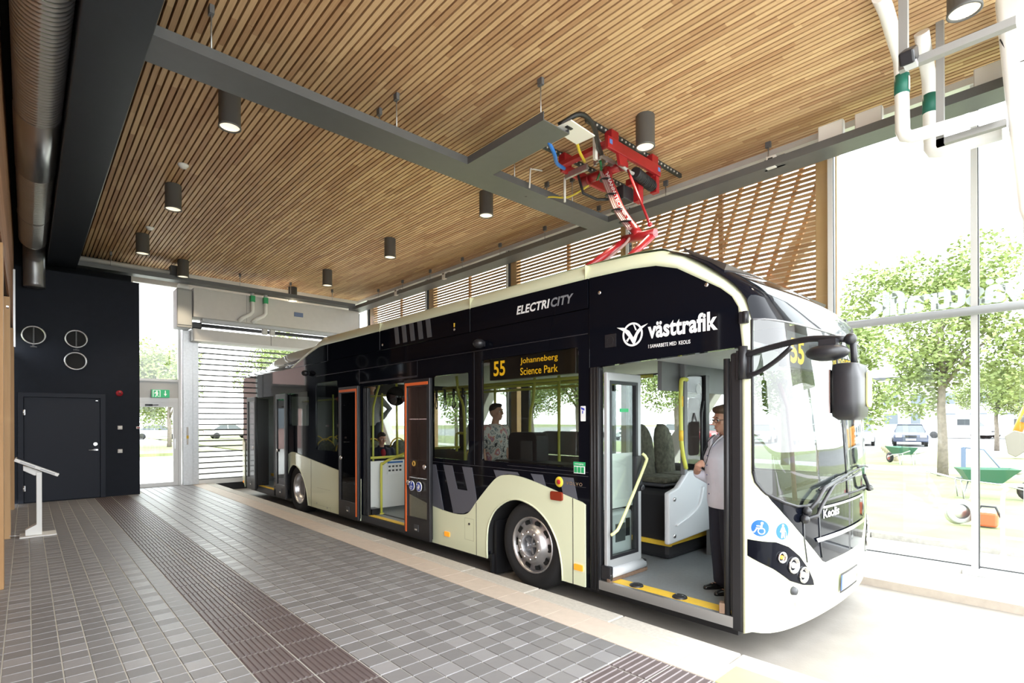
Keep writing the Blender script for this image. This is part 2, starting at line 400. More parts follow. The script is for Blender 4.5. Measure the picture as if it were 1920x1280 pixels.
for z in (.24, 1.78):
    MB().cyl((-1.865, 11.10, z), (-1.865, 11.10, z+.11), .013).box(-1.862, -1.84, 11.10, 11.126, z, z+.11).build('hinge', STEEL, leaf)
MB().box(-.72, -.68, 11.118, 11.126, 2.09, 2.10).build('closer_mark', STEEL, leaf)
for x, z, lab in ((-1.71, 3.41, 'round duct flange with a damper in the dark wall, leftmost of three'), (-1.04, 3.40, 'round duct flange with closed damper, upper right of three in the dark wall'), (-1.05, 2.93, 'open round duct flange below another in the dark wall')):
    t = thing('duct_flange', lab, 'duct opening', (x, 11.15, z), 'duct flanges in the dark wall')
    MB().lathe([(.165,0),(.165,.05),(.192,.05),(.192,.042),(.172,.042),(.172,0)], (x,11.155,z), (0,-1,0), 28).build('ring', GALV, t)
    MB().lathe([(.0,.012),(.168,.012)], (x,11.155,z), (0,-1,0), 28).build('damper', mat('duct_black', (.006,.006,.007), .8), t)
    if z > 3: MB().box(x-.012, x+.012, 11.115, 11.135, z-.16, z+.16).cyl((x,11.12,z-.19),(x,11.12,z-.25),.018).box(x-.05,x+.05,11.1,11.14,z-.25,z-.225).build('lever', DGREY, t)
t = thing('fire_alarm_sounder', 'small red fire alarm sounder on the dark wall', 'alarm', (-.30,11.15,2.27))
MB().lathe([(0,.055),(.04,.05),(.06,.03),(.068,0)], (-.30,11.15,2.27), (0,-1,0), 20).build('housing', mat('alarm_red', (.32,.015,.025), .4), t)
MB().lathe([(0,.068),(.022,.066),(.025,.05)], (-.30,11.15,2.27), (0,-1,0), 14).build('sounder_grille', mat('alarm_red_dark', (.12,.01,.012), .4), t)
for z, lab in ((1.51, 'upper of two small grey switch boxes on the dark wall'), (.99, 'lower of two small grey switch boxes on the dark wall')):
    t = thing('switch_box', lab, 'switch', (-.29,11.15,z), 'switch boxes on the dark wall')
    MB().box(-.335,-.25,11.115,11.15,z-.042,z+.042).build('body', OFFWHITE, t, bevel=.006)
    MB().box(-.32,-.265,11.108,11.116,z-.012,z+.028).build('button', mat('pale_button',(.75,.75,.72),.4), t, bevel=.003)
t = thing('wall_bracket', 'small red and white device on the edge of the dark wall', 'alarm button', (.04,11.1,1.5))
MB().box(.0,.072,11.08,11.15,1.48,1.53).build('body', WHITE, t, bevel=.005); MB().box(.01,.06,11.07,11.081,1.49,1.52).build('button', mat('alarm_red', (.32,.015,.025), .4), t)

# ---- rear glazing with glass door
WA = mat('white_aluminium', (.66,.66,.65), .4, .2)
d2 = thing('door_2', None, None, (.62, 12.5, 0), kind='structure')
b = MB(); b.py([[(.10,0),(1.06,0),(1.06,2.13),(.10,2.13)], [(.22,.10),(.22,2.01),(.95,2.01),(.95,.10)]], 12.46, 12.52); b.build('frame', WA, d2, bevel=.004)
MB().box(.22,.95,12.485,12.495,.1,2.01).build('pane', WGLASS, d2)
MB().tube([(.16,12.44,.75),(.16,12.40,.75),(.16,12.40,1.15),(.16,12.44,1.15)], .012).build('handle', STEEL, d2)
MB().box(.35,.50,12.41,12.46,2.03,2.08).tube([(.42,12.42,2.05),(.62,12.38,2.06)], .01).build('closer', PLBLACK, d2)
MB().box(.97,1.0,12.445,12.462,.95,1.2).build('lock_plate', STEEL, d2)
w2 = thing('window_2', None, None, (.6, 12.5, 2.2), kind='structure')
MB().box(.07,1.1,12.46,12.52,2.13,2.24).box(.07,.11,12.46,12.52,2.24,5.1).box(1.06,1.12,12.44,12.54,0,5.1).box(.07,1.1,12.46,12.52,2.66,2.72).build('frame', WA, w2)
MB().box(.11,1.06,12.485,12.495,2.24,2.66).build('spandrel_panel', mat('frosted_panel',(.62,.63,.62),.5), w2)
MB().box(.11,1.06,12.485,12.495,2.72,5.1).build('pane', WGLASS, w2)
t = thing('exit_sign', 'green emergency exit sign above the glass door', 'sign', (.67,12.4,2.36))
MB().box(.47,.86,12.38,12.44,2.24,2.45).build('housing', WHITE, t, bevel=.006)
MB().box(.475,.855,12.372,12.381,2.245,2.445).build('face', mat('exit_green',(.02,.42,.16),.4,emit=(.03,.6,.22),estr=.03), t)
b = MB(); b.py(circ((.585,2.405),.016,10),12.366,12.372); b.py([(.565,2.39),(.60,2.395),(.615,2.35),(.60,2.30),(.635,2.268),(.62,2.262),(.585,2.30),(.57,2.265),(.545,2.265),(.57,2.31),(.56,2.35),(.53,2.34),(.53,2.355)],12.366,12.372)
b.py([[(.50,2.26),(.66,2.26),(.66,2.43),(.50,2.43)],[(.515,2.26),(.515,2.418),(.645,2.418),(.645,2.26)]],12.367,12.372)
b.py([(.755,2.42),(.775,2.42),(.775,2.34),(.80,2.34),(.765,2.28),(.73,2.34),(.755,2.34)],12.366,12.372); b.build('pictogram', mat('exit_white',(.8,.85,.8),.4,emit=(.8,.9,.8),estr=.05), t)

# ---- rear roller door with clear panels
g1 = thing('door_3', None, None, (3.4, 12.5, 0), kind='structure')
MB().box(1.14,1.36,12.3,12.55,0,4.0).box(1.36,1.5,12.34,12.5,0,3.75).build('guide_post', GALV, g1, bevel=.006)
MB().box(5.62,5.95,12.34,12.5,ROAD,3.75).build('guide_post', GALV, g1, bevel=.006)
MB().box(1.215,1.255,12.285,12.3,1.05,1.5).build('control_label', OFFWHITE, g1); MB().box(1.21,1.26,12.283,12.29,1.2,1.28).build('yellow_mark', YSTRIP, g1)
RIBM = mat('roller_rib', (.16,.165,.165), .6)
PANEL = glass('roller_panel', (.93,.95,.93), .04)
b = MB(); b.box(0,4.14,0,.05,-.006,.03); rib = b.mesh('rib'); rib.materials.append(RIBM)
b = MB(); b.box(0,4.14,.02,.03,0,.117); pan = b.mesh('panel'); pan.materials.append(PANEL)
for k in range(25):
    z = .10+k*.145; inst('rib', rib, g1, (1.49,12.40,z)); inst('panel', pan, g1, (1.49,12.40,z+.028))
MB().box(1.49,5.63,12.39,12.46,-.02,.1).build('bottom_bar', WHITE, g1); MB().box(1.49,5.63,12.38,12.47,ROAD,-.02).build('bottom_seal', RUBBER, g1)
t = thing('roller_housing', 'white roller box directly above the clear roller door', 'housing', (3.5,12.3,3.7))
MB().box(1.30,5.75,12.0,12.52,3.70,4.02).build('box', OFFWHITE, t, bevel=.02); MB().box(3.2,3.21,11.995,12.0,3.71,4.01).build('seam', DGREY, t)
MB().box(1.32,5.72,11.99,12.005,3.70,3.74).build('lip', WHITE, t)
t = thing('air_curtain', 'long white air curtain cabinet above the rear roller door', 'air curtain', (3.5,12.2,4.25))
MB().box(1.27,5.72,11.75,12.35,4.27,5.0).build('cabinet', OFFWHITE, t, bevel=.012); MB().box(1.5,5.6,11.9,12.2,4.20,4.27).build('outlet', LGREY, t)
MB().box(3.75,4.0,11.742,11.752,4.60,4.72).build('nameplate', mat('plate_blue',(.15,.2,.35),.5), t); MB().box(2.5,2.504,11.745,11.752,4.28,4.99).build('seam', DGREY, t)
t = thing('fan_unit', 'grey upright box at the left end of the air curtain', 'unit', (1.08,12.1,4.0))
MB().box(.92,1.25,11.8,12.3,3.98,4.95).build('casing', mat('unit_grey',(.33,.33,.32),.5), t, bevel=.015); MB().box(1.0,1.2,11.9,12.2,4.95,5.1).build('collar', WHITE, t); MB().box(.935,1.235,11.79,11.802,4.05,4.9).build('cover', mat('unit_grey2',(.42,.42,.40),.5), t)
t = thing('operator_shaft', 'dark shaft with motor between air curtain and roller box', 'motor', (3.5,12.2,4.1))
MB().cyl((1.3,12.2,4.14),(5.7,12.2,4.14),.05).build('shaft', DGREY, t); MB().box(1.28,1.52,12.05,12.3,4.03,4.19).build('motor', PLBLACK, t, bevel=.02)
for x in (3.0,3.2): MB().box(x,x+.12,12.02,12.14,4.05,4.2).build('sensor', OFFWHITE, t)

# ---- right: glazed wall
wr = thing('wall_right', None, None, (6.1, 4, -.12), kind='structure')
MU = [-3.68,-2.53,-1.08,2.15,5.35,8.6,11.9,12.6]
MB().box(6.04,6.18,-3.75,12.7,-.12,-.05).build('sill_rail', WA, wr); MB().box(6.03,6.17,-3.75,12.7,5.42,5.56).build('head_rail', WA, wr)
MB().box(6.155,6.165,-3.75,12.7,-.05,-.035).build('gasket', RUBBER, wr)
MB().tube([(6.02,-3.7,2.86),(6.02,12.6,2.86)], .05, 12).build('transom', mat('transom_grey',(.20,.20,.20),.45), wr)
b = MB(); b.box(-.035,.035,-.03,.03,-.05,5.45); mum = b.mesh('mullion'); mum.materials.append(WA)
b = MB(); b.box(-.02,.05,.031,.04,-.05,5.45); mug = b.mesh('mullion_gasket'); mug.materials.append(RUBBER)
for i, y in enumerate(MU):
    m = inst('mullion', mum, wr, (6.1, y, 0)); inst('mullion_gasket', mug, wr, (6.1, y-.07, 0))
    MB().box(5.99,6.05,y-.1,y+.1,-.118,-.06).build('foot_plate', GALV, wr)
    if i < len(MU)-1:
        for z0, z1 in ((-.05,2.82),(2.9,5.43)): MB().box(6.11,6.12,y+.03,MU[i+1]-.03,z0,z1).build('pane', WGLASS, wr)
FROST = film('frosted_film', (.30,.31,.32), .8)
b = MB(); text(b, 'västtrafik', lambda a, c: (6.107, -2.98+a, 2.93+c), 1.5, .30, .035, spacing=.9); b.build('window_lettering', FROST, wr, label='white västtrafik lettering on the glass, read from outside')
for y, lab in ((-1.1,'pale glulam post at the near end of the slatted screen'),(2.15,'glulam post of the slatted screen behind the bus front'),(5.2,'glulam post seen through the bus behind the standing man'),(8.45,'glulam post of the screen seen through the bus middle'),(11.75,'glulam post at the far end of the slatted screen')):
    tag(MB().box(6.2,6.34,y-.02,y+.24,-.1,5.5).build('timber_post', POSTW, bevel=.006), lab, 'post', 'glulam posts along the glass wall')
sc = thing('slatted_screen', 'horizontal timber slat screen outside the upper glass wall', 'screen', (6.3, 5, 2.95))
b = MB(); b.box(0,.03,0,3.22,0,.042); lsm = b.mesh('slat'); lsm.materials.append(LATW)
for k in range(37):
    for i in range(4): inst('slat', lsm, sc, (6.21, -1.1+i*3.24, 2.94+k*.07))
b = MB(); b.box(0,.05,0,.07,0,2.6); btm = b.mesh('batten'); btm.materials.append(LATW)
for y in (.5,3.7,6.95,10.2): inst('batten', btm, sc, (6.285, y, 2.93))
for k in range(12): inst('leaning_batten', btm, sc, (6.33, -.22+k*.29, 2.93), rot=(.31,0,0), sc=(1,.75,1))
MB().box(-2.3,6.4,-3.9,-3.75,5.56,5.9).build('wall_front_top', DKWALL, kind='structure')
# ================================================================== BUS
BX, BR = 2.22, 4.77
bus = thing('city_bus', 'cream and black electric city bus standing at the stop with open doors', 'bus', (3.5, 4.6, ROAD))
archF = [(.25,0),(.26,.16),(.32,.38),(.45,.57),(.62,.69),(.79,.745),(.94,.76),(1.10,.72),(1.28,.61),(1.38,.49),(1.44,.35),(1.455,.16),(1.45,0)]
archR = [(6.86,0),(6.93,.23),(7.08,.48),(7.31,.68),(7.60,.75),(7.80,.69),(7.95,.55),(8.02,.35),(8.05,0)]
wave = [(-.10,.81),(.26,.89),(.48,.94),(.72,.99),(.93,1.02),(1.10,1.02),(1.26,.98),(1.42,.86),(1.65,.65),(1.79,.51),(1.93,.46),(2.19,.45),(2.62,.49),(3.25,.60)]
waveR = [(4.68,.69),(5.59,.78),(6.78,.91),(7.45,.99),(7.60,1.005),(7.76,1.0),(7.95,.94),(8.2,.80)]
def sm2(P, n=4): return [(p.x, p.y) for p in cat_rom([(a, b, 0) for a, b in P], n)]
side = [(-.10,0),(.24,0)]+sm2(archF)[1:-1]+[(1.46,0),(3.25,0),(3.25,2.2),(4.68,2.2),(4.68,0),(6.84,0)]+sm2(archR)[1:-1]+[(8.06,0),(8.85,0),(8.85,2.2),(10.2,2.2),(10.2,0),(10.95,0),(11.05,.1),(11.08,.3),(11.08,2.5),(11.02,2.73),(-.10,2.73)]
holes = [rrect(.04,1.57,1.16,2.37,.03), rrect(1.82,2.62,1.14,2.24,.03), rrect(5.58,6.54,1.10,2.36,.03), rrect(6.86,7.88,1.55,2.22,.05)]
sw = MB().px([side]+holes, 2.225, 2.265).build('side_wall', BLACK, bus)
for a, h in enumerate(holes): MB().px(h, 2.232, 2.238).build('window', TINT, bus)
sk = [(-.05,0),(.25,0)]+sm2(archF)[1:-1]+[(1.46,0),(3.24,0)]+sm2(wave)[::-1]
sk = [(max(a,-.05), b) for a, b in sk]
MB().px(sk, 2.208, 2.2245).build('front_skirt', CREAM, bus)
sr = [(4.69,0),(6.84,0)]+sm2(archR)[1:-1]+[(8.06,0),(8.2,0)]+sm2(waveR)[::-1]
MB().px(sr, 2.208, 2.2245).build('rear_skirt', CREAM, bus)
MB().px([(10.9,.0),(11.08,.2),(11.08,1.2),(10.9,1.1)], 2.205, 2.2245).build('tail_skirt', CREAM, bus)
# flared wheel-arch lips, panel seams, service flaps
def lip(P, nm):
    b = MB(); Q = sm2(P, 3); b.tube([(2.212, y, z) for y, z in Q], .012, 6); b.build(nm, CREAM, bus)
lip(archF, 'wheel_arch_lip'); lip(archR, 'wheel_arch_lip')
SEAM = mat('panel_seam', (.02,.022,.02), .6)
b = MB()
for y, z0, z1 in ((.105,0,.86),(1.65,0,.64),(6.72,0,.9)): b.box(2.2065,2.2085,y-.004,y+.004,z0,z1)
b.build('panel_seam', SEAM, bus)
b = MB()
for y0, y1, z0, z1 in ((1.70,1.88,.16,.43),):
    for c0, c1, d0, d1 in ((y0,y1,z0,z0+.003),(y0,y1,z1-.003,z1),(y0,y0+.003,z0,z1),(y1-.003,y1,z0,z1)): b.box(2.2067,2.2085,c0,c1,d0,d1)
b.box(2.2067,2.2085,5.85,6.45,.385,.389); b.box(2.2067,2.2085,5.83,6.6,.07,.073); b.box(2.2067,2.2085,5.83,5.833,0,.09)
b.build('service_flap', mat('flap_line', (.40,.40,.25), .5), bus)
for y, z in ((6.45,.10),(5.98,.06),(1.79,.36)): MB().lathe([(0,.006),(.014,.005),(.016,0)], (2.208,y,z), (-1,0,0), 10).build('flap_lock', STEEL if y > 5 else PLBLACK, bus)
# grey film pattern on the black band
pats = [[(2.61,1.05),(2.53,1.05),(2.35,.46),(2.62,.49)], [(2.36,1.06),(2.16,1.06),(2.05,.765),(2.25,.77)], [(2.25,.77),(2.05,.765),(1.84,.76),(1.95,1.06),(1.75,1.06),(1.65,.68),(1.79,.52),(1.93,.47),(2.12,.452)],
        [(1.34,1.06),(.93,1.06),(.90,1.028),(1.10,1.03),(1.26,.99),(1.29,.965)], [(.72,1.06),(.54,1.06),(.49,.946),(.66,.98)], [(.30,1.06),(.11,1.06),(.055,.848),(.25,.892)]]
pats[2] = [(2.25,.77),(1.84,.765),(1.95,1.06),(1.75,1.06),(1.655,.66),(1.79,.52),(1.93,.47),(2.14,.452)]
for p in pats: MB().px(p, 2.221, 2.2255).build('film_block', GREYFILM, bus)
b = MB(); b.box(2.2235,2.226,-.08,3.2,1.085,1.09).box(2.2235,2.226,-.08,1.1,1.125,1.129).box(2.2235,2.226,-.05,3.1,.975,.978); b.build('trim_line', mat('dark_line', (.05,.052,.06), .4), bus)
# upper band and roof fairing
def fair(P): return MB().px(P, 2.216, 2.27).build('roof_fairing', BLACK, bus, bevel=.004)
fair([(-.09,2.735),(1.765,2.735),(1.765,3.03),(-.09,3.03)]); fair([(1.775,2.735),(4.03,2.735),(4.03,3.035),(1.775,3.035)])
fair([(4.04,2.735),(5.96,2.735),(5.96,3.04),(4.04,3.04)]); fair([(5.97,2.735),(7.7,2.735),(6.75,2.96),(6.35,3.03),(6.15,3.04),(5.97,3.04)])
inner = [(-1.60,.0),(-1.60,2.2),(-1.57,2.51),(-1.52,2.6),(-1.43,2.68),(-1.05,2.918),(-.845,2.985),(-.6,3.01),(-.157,3.022),(.668,3.026),(5.4,3.035),(6.2,3.04),(6.4,3.02),(6.8,2.945),(7.72,2.735)]
MB().px([(-.105,2.15),(-1.595,2.2),(-1.57,2.51),(-1.52,2.6),(-1.43,2.68),(-1.05,2.918),(-.845,2.985),(-.6,3.01),(-.105,3.025)], 2.216, 2.28).build('door_header_panel', BLACK, bus, bevel=.003)
def cout(y, z, k=1.02): return (CAM.y+(y-CAM.y)*k, CAM.z+(z-CAM.z)*k)
outer = [(-1.665,.03),(-1.668,2.2),(-1.67,2.39),(-1.63,2.60),(-1.487,2.745),(-1.12,3.02),(-.898,3.103),(-.65,3.13),(-.105,3.152),(.668,3.155),(5.4,3.172),(6.1,3.18),(6.35,3.12),(6.85,2.98),(7.75,2.75)]
rows = []
for (iy, iz), (oy, oz) in zip(inner, outer):
    k = 1.0 if oz < 2.4 else 1.02
    qy, qz = cout(oy, oz, k); x1 = 2.225 if oz < 2.4 else 2.30
    r = [(2.262, iy+.001, iz), (2.212, iy, iz)]
    for t in (.33, .66): r.append((2.212+(x1-2.212)*t*t, iy+(qy-iy)*t, iz+(qz-iz)*t))
    r += [(x1, qy, qz), (x1+.08, qy+(.02 if oz < 2.4 else 0), qz+(.0 if oz < 2.4 else .02))]
    rows.append(r)
b = MB(); b.grid(rows, True); b.build('roof_edge', CREAM, bus)
b = MB()
for y in (-.06,1.77,4.03): b.box(2.208,2.30,y-.003,y+.003,3.02,3.16)
b.build('roof_edge_joint', mat('joint_line', (.45,.45,.28), .5), bus)
# roof skins
b = MB(); rows = []
for y, z in ((-1.03,3.07),(-.85,3.155),(-.6,3.18),(0,3.19),(6.1,3.20),(6.5,3.12),(7.8,2.78)):
    rows.append([(2.30,y,z),(2.5,y,z+.03),(3.5,y,z+.06),(4.5,y,z+.03),(4.70,y,z),(4.77,y,z-.14),(4.77,y,2.7)])
b.grid(rows); b.build('roof', CREAM, bus)
b = MB(); rows = []
for y, dz in ((6.3,0),(10.7,0),(11.0,-.08),(11.08,-.3)):
    rows.append([(2.225,y,2.70+dz*.2),(2.235,y,2.78+dz),(2.32,y,2.86+dz),(2.6,y,2.9+dz),(3.5,y,2.92+dz),(4.4,y,2.9+dz),(4.68,y,2.86+dz),(4.77,y,2.7+dz*.2)])
b.grid(rows); b.build('rear_roof', BLACK, bus)
b = MB(); rows = []
for y, z, w in ((6.4,3.1,0),(7.2,3.2,0),(8.6,3.2,0),(9.6,3.12,.02),(10.3,2.98,.05),(10.75,2.84,.1)):
    rows.append([(2.42+w,y,2.84),(2.48+w,y,z-.06),(2.62+w,y,z),(3.5,y,z+.03),(4.37-w,y,z),(4.51-w,y,z-.06),(4.57-w,y,2.84)])
b.grid(rows); b.build('battery_hood', mat('hood_shaded_cream', (.50,.46,.33), .3, coat=.4), bus)  # cream hood toned down to tan, shade and reflection put into the colour
MB().px([(6.9,2.76),(8.7,2.84),(8.7,2.9),(6.9,2.98)], 2.40, 2.42).build('hood_grille', DGREY, bus)
# tail
b = MB(); b.px([(11.03,.0),(11.10,.15),(11.12,.6),(11.12,2.3),(11.03,2.72)], 2.23, 4.76); b.build('tail_panel', BLACK, bus, bevel=.03)
MB().box(2.7,4.3,11.118,11.128,1.5,2.4).build('tail_window', TINT, bus)
MB().box(2.199,2.208,10.97,11.03,.10,.15).build('side_lamp', ORANGEL, bus)
# far side
hr = [rrect(y0,y1,1.05,2.28,.04) for y0,y1 in ((-1.35,-.62),(-.42,1.45),(1.65,3.3),(3.5,5.15),(5.35,6.9),(7.1,8.6),(8.8,10.4))]
MB().px([[(-1.62,0),(11.08,0),(11.08,2.73),(-1.62,2.73)]]+hr, 4.73, 4.77).build('far_side_wall', mat('far_side_grey',(.10,.10,.105),.5), bus)
for h in hr: MB().px(h, 4.745, 4.752).build('window', TINT, bus)
MB().px([(-1.6,2.36),(11,2.36),(11,2.73),(-1.6,2.73)], 4.76, 4.775).build('far_header', BLACK, bus)
# under body
MB().box(2.35,4.65,-1.5,.2,-.08,.06).box(2.76,4.4,.2,1.5,-.08,.06).box(2.35,4.65,1.5,6.8,-.08,.06).box(2.76,4.4,6.8,8.1,-.08,.06).box(2.35,4.65,8.1,10.9,-.08,.06).build('underbody', RUBBER, bus)

# ---- wheels
def wheel(y, x=2.235, r=.485, z=ROAD+.485, deep=False):
    t = MB().lathe([(.30,.02),(.36,-.01),(.43,-.008),(r-.012,.03),(r,.07),(r,.27),(r-.02,.30),(.3,.30)], (x,y,z), (1,0,0), 40).build('wheel', TYRE, bus)
    if not deep:
        MB().lathe([(.315,.03),(.305,.005),(.297,.006),(.285,.03),(.27,.05)], (x,y,z), (1,0,0), 40).build('rim', ALU, t)
        MB().lathe([(.27,.05),(.235,.045),(.19,-.01),(.175,-.035),(.12,-.038),(.115,-.03),(.105,.02),(.10,.06),(0,.06)], (x,y,z), (1,0,0), 40).build('disc', mat('alloy',(.55,.55,.57),.32,.85), t)
        for k in range(10):
            a = 2*PI*k/10+.2; MB().lathe([(0,-.012),(.012,-.012),(.018,-.006),(.020,.012)], (x-.036,y+.148*math.cos(a),z+.148*math.sin(a)), (1,0,0), 8).build('wheel_nut', CHROME, t)
        b = MB()
        for k in range(10):
            a = 2*PI*k/10; m = Matrix.Rotation(a, 3, 'X')
            b.add([m @ Vector((.036-.012*(abs(v)>.2), .245+h*.028, v*.19))+Vector((x,y,z)) for h, v in ((-1,-.15),(-.6,-.22),(.6,-.22),(1,-.15),(1,.15),(.6,.22),(-.6,.22),(-1,.15))], [tuple(range(8))])
        b.build('hand_holes', mat('hole_black',(.004,.004,.004),.9), t)
        b = MB()
        for k in range(5):
            a = 2*PI*k/5+.3; b.box(x-.0,x+.055,y-.012,y+.012,z+.03,z+.10, rot=Matrix.Rotation(a,3,'X'), c=(x+.02,y,z))
        b.lathe([(0,.01),(.035,.012),(.04,.06)], (x,y,z), (1,0,0), 16); b.build('hub', mat('hub_grey',(.30,.31,.33),.4,.6), t)
    else:
        MB().lathe([(.315,.03),(.305,.005),(.29,.01),(.28,.06),(.265,.16),(.23,.17)], (x,y,z), (1,0,0), 36).build('rim', ALU, t)
        MB().lathe([(.23,.17),(.16,.14),(.15,.08),(.10,.07),(0,.07)], (x,y,z), (1,0,0), 24).build('hub', mat('hub_grey',(.30,.31,.33),.4,.6), t)
        b = MB()
        for k in range(8):
            a = 2*PI*k/8; b.lathe([(0,.148),(.028,.15)], (x,y+.195*math.cos(a),z+.195*math.sin(a)), (1,0,0), 10)
        b.build('hand_holes', mat('hole_black',(.004,.004,.004),.9), t)
wheel(.73); wheel(7.42, deep=True)
for y in (.73, 7.42): MB().lathe([(.3,0),(.47,.0),(.485,.05),(.485,.28),(.3,.3)], (4.46,y,ROAD+.485), (1,0,0), 24).build('far_wheel', TYRE, bus)
for y, A in ((.85, archF), (7.45, archR)):
    b = MB(); Q = sm2(A, 2); b.grid([[(2.23,a,c),(2.75,a,c)] for a, c in Q]); b.build('wheel_housing', mat('housing_black',(.01,.01,.011),.8), bus)
    MB().px([(A[0][0],-.02)]+A+[(A[-1][0],-.02)], 2.74, 2.75).build('wheel_housing_back', mat('housing_black',(.01,.01,.011),.8), bus)
MB().box(2.28,2.6,1.36,1.40,-.18,.45).build('mud_flap', RUBBER, bus); MB().box(2.24,2.6,1.40,1.43,ROAD+.04,.05).build('mud_flap', RUBBER, bus)

# ---- nose: panels draped over a curved plan
_h = [(2.22,-1.60),(2.221,-1.66),(2.262,-1.745),(2.36,-1.815),(2.55,-1.872),(2.85,-1.918),(3.2,-1.945),(3.495,-1.953)]
NP = cat_rom([(x,y,0) for x,y in _h]+[(6.99-x,y,0) for x,y in _h[-2::-1]], 12)
NX = np.array([p.x for p in NP]); NY = np.array([p.y for p in NP]); NL = np.concatenate([[0],np.cumsum(np.hypot(np.diff(NX),np.diff(NY)))]); NS = float(NL[-1])
def front(s, z, off=0.):
    x = float(np.interp(s,NL,NX)); y = float(np.interp(s,NL,NY)); e = .01
    tx = float(np.interp(s+e,NL,NX)-np.interp(s-e,NL,NX)); ty = float(np.interp(s+e,NL,NY)-np.interp(s-e,NL,NY)); l = math.hypot(tx,ty) or 1
    w = min(1,max(0,(-1.66-y)/.29)); ln = .10*min(1,max(0,(z-1.0)/1.45))**1.3*w
    tuck = max(0,(.25-z)/.25)**2*.05*w
    y2 = y+ln+tuck
    return (x+ty/l*off, y2-tx/l*off, z)
def drape(mb, polys, off=.0, step=.07, fn=front):
    if not isinstance(polys[0][0], (tuple, list)): polys = [polys]
    tri = tessellate_polygon([[Vector((a,b,0)) for a,b in p] for p in polys]); flat = [q for p in polys for q in p]
    bm = bmesh.new(); vs = [bm.verts.new((a,b,0)) for a,b in flat]
    for t in tri:
        try: bm.faces.new([vs[i] for i in t])
        except ValueError: pass
    a0 = min(q[0] for q in flat); a1 = max(q[0] for q in flat); b0 = min(q[1] for q in flat); b1 = max(q[1] for q in flat)
    for ax, lo, hi, st in ((0,a0,a1,step),(1,b0,b1,step*2)):
        for k in range(1, int((hi-lo)/st)+1):
            co = [0,0,0]; co[ax] = lo+k*st; no = [0,0,0]; no[ax] = 1
            bmesh.ops.bisect_plane(bm, geom=bm.verts[:]+bm.edges[:]+bm.faces[:], plane_co=co, plane_no=no)
    bmesh.ops.remove_doubles(bm, verts=bm.verts, dist=1e-5); bm.verts.index_update()
    mb.add([fn(v.co.x, v.co.y, off) for v in bm.verts], [tuple(v.index for v in f.verts) for f in bm.faces], True); bm.free(); return mb
def mir(P): return [(NS-a, b) for a, b in P[::-1]]
wsL = [(.075,2.40),(.075,1.25),(.094,1.17),(.135,1.115),(.164,1.084)]
V = [(.164,1.084),(.208,1.024),(.318,.92),(.484,.783),(.689,.624),(.872,.487),(.93,.468),(1.1,.472)]
wsB = [(.164,1.084),(.225,1.053),(.32,1.011),(.472,.969),(.6,.962),(.8,.972),(1.42,.985)]
inL = wsL+V[1:]
# outline runs right edge, over the opening, back to the left edge
bump = [(0,.03),(NS,.03),(NS,2.40)]+[(NS-a,b) for a,b in inL]+inL[::-1]+[(0,2.40)]
drape(MB(), bump).build('front_panel', CREAM, bus)
grille = wsB+[(NS-a,b) for a,b in wsB[::-1]]+[(NS-a,b) for a,b in V[1:]]+V[1:][::-1]
drape(MB(), grille, .001).build('grille_panel', BLACK, bus)
glassP = wsL[:-1]+wsB+[(NS-a,b) for a,b in wsB[::-1]]+[(NS-a,b) for a,b in wsL[:-1][::-1]]
drape(MB(), glassP, .002).build('windscreen', SCREEN, bus)
b = MB(); b.tube([front(s,z,.004) for s,z in wsL[1:-1]+wsB], .012, 6); b.build('windscreen_seal', PLBLACK, bus)
b = MB(); b.tube([front(.075,z,.004) for z in (1.25,1.7,2.1,2.4)], .01, 6); b.build('windscreen_seal', RUBBER, bus)
b = MB(); b.tube([front(NS-s,z,.004) for s,z in wsL+wsB], .012, 6); b.build('windscreen_seal', PLBLACK, bus)
b = MB(); b.tube([front(NS/2,z,.003) for z in (.99,1.4,1.9,2.4)], .008, 6); b.build('windscreen_divider', RUBBER, bus)
# front cap from the top of the windscreen back to the roof
cap = [(0,0),(.06,.18),(.17,.30),(.34,.42),(.55,.55),(.78,.66),(.92,.71),(1.0,.735)]
rows = []
for a, h in cap:
    r = []
    for k in range(37):
        s = .072+(NS-.144)*k/36; p = front(s,2.40,.001); side_ = min(1, abs(k-18)/18.)
        y = p[1]+(-.95-p[1])*a*(1-.0*side_); x = p[0]; inn = max(0, side_-.9)*.5*h
        hh = h*(1-.06*side_**4)
        r.append((x+(inn if x < 3.5 else -inn), y, 2.40+hh))
    rows.append(r)
MB().grid(rows).build('front_cap', BLACK, bus)
b = MB(); b.tube([front(.08+(NS-.16)*k/24,2.40,.004) for k in range(25)], .007, 6); b.build('cap_joint', mat('joint_grey',(.18,.18,.19),.4), bus)
MB().add([(2.33,-1.05,3.09),(4.66,-1.05,3.09),(4.66,-1.42,2.86),(2.30,-1.42,2.84),(2.33,-1.05,3.115),(4.66,-1.05,3.115),(4.66,-1.45,2.90),(2.28,-1.45,2.88)],[(4,5,6,7),(0,1,5,4),(2,3,7,6),(0,4,7,3),(1,2,6,5)]).build('roof_spoiler', mat('spoiler_grey',(.09,.075,.065),.5,var=.3,scale=6), bus)
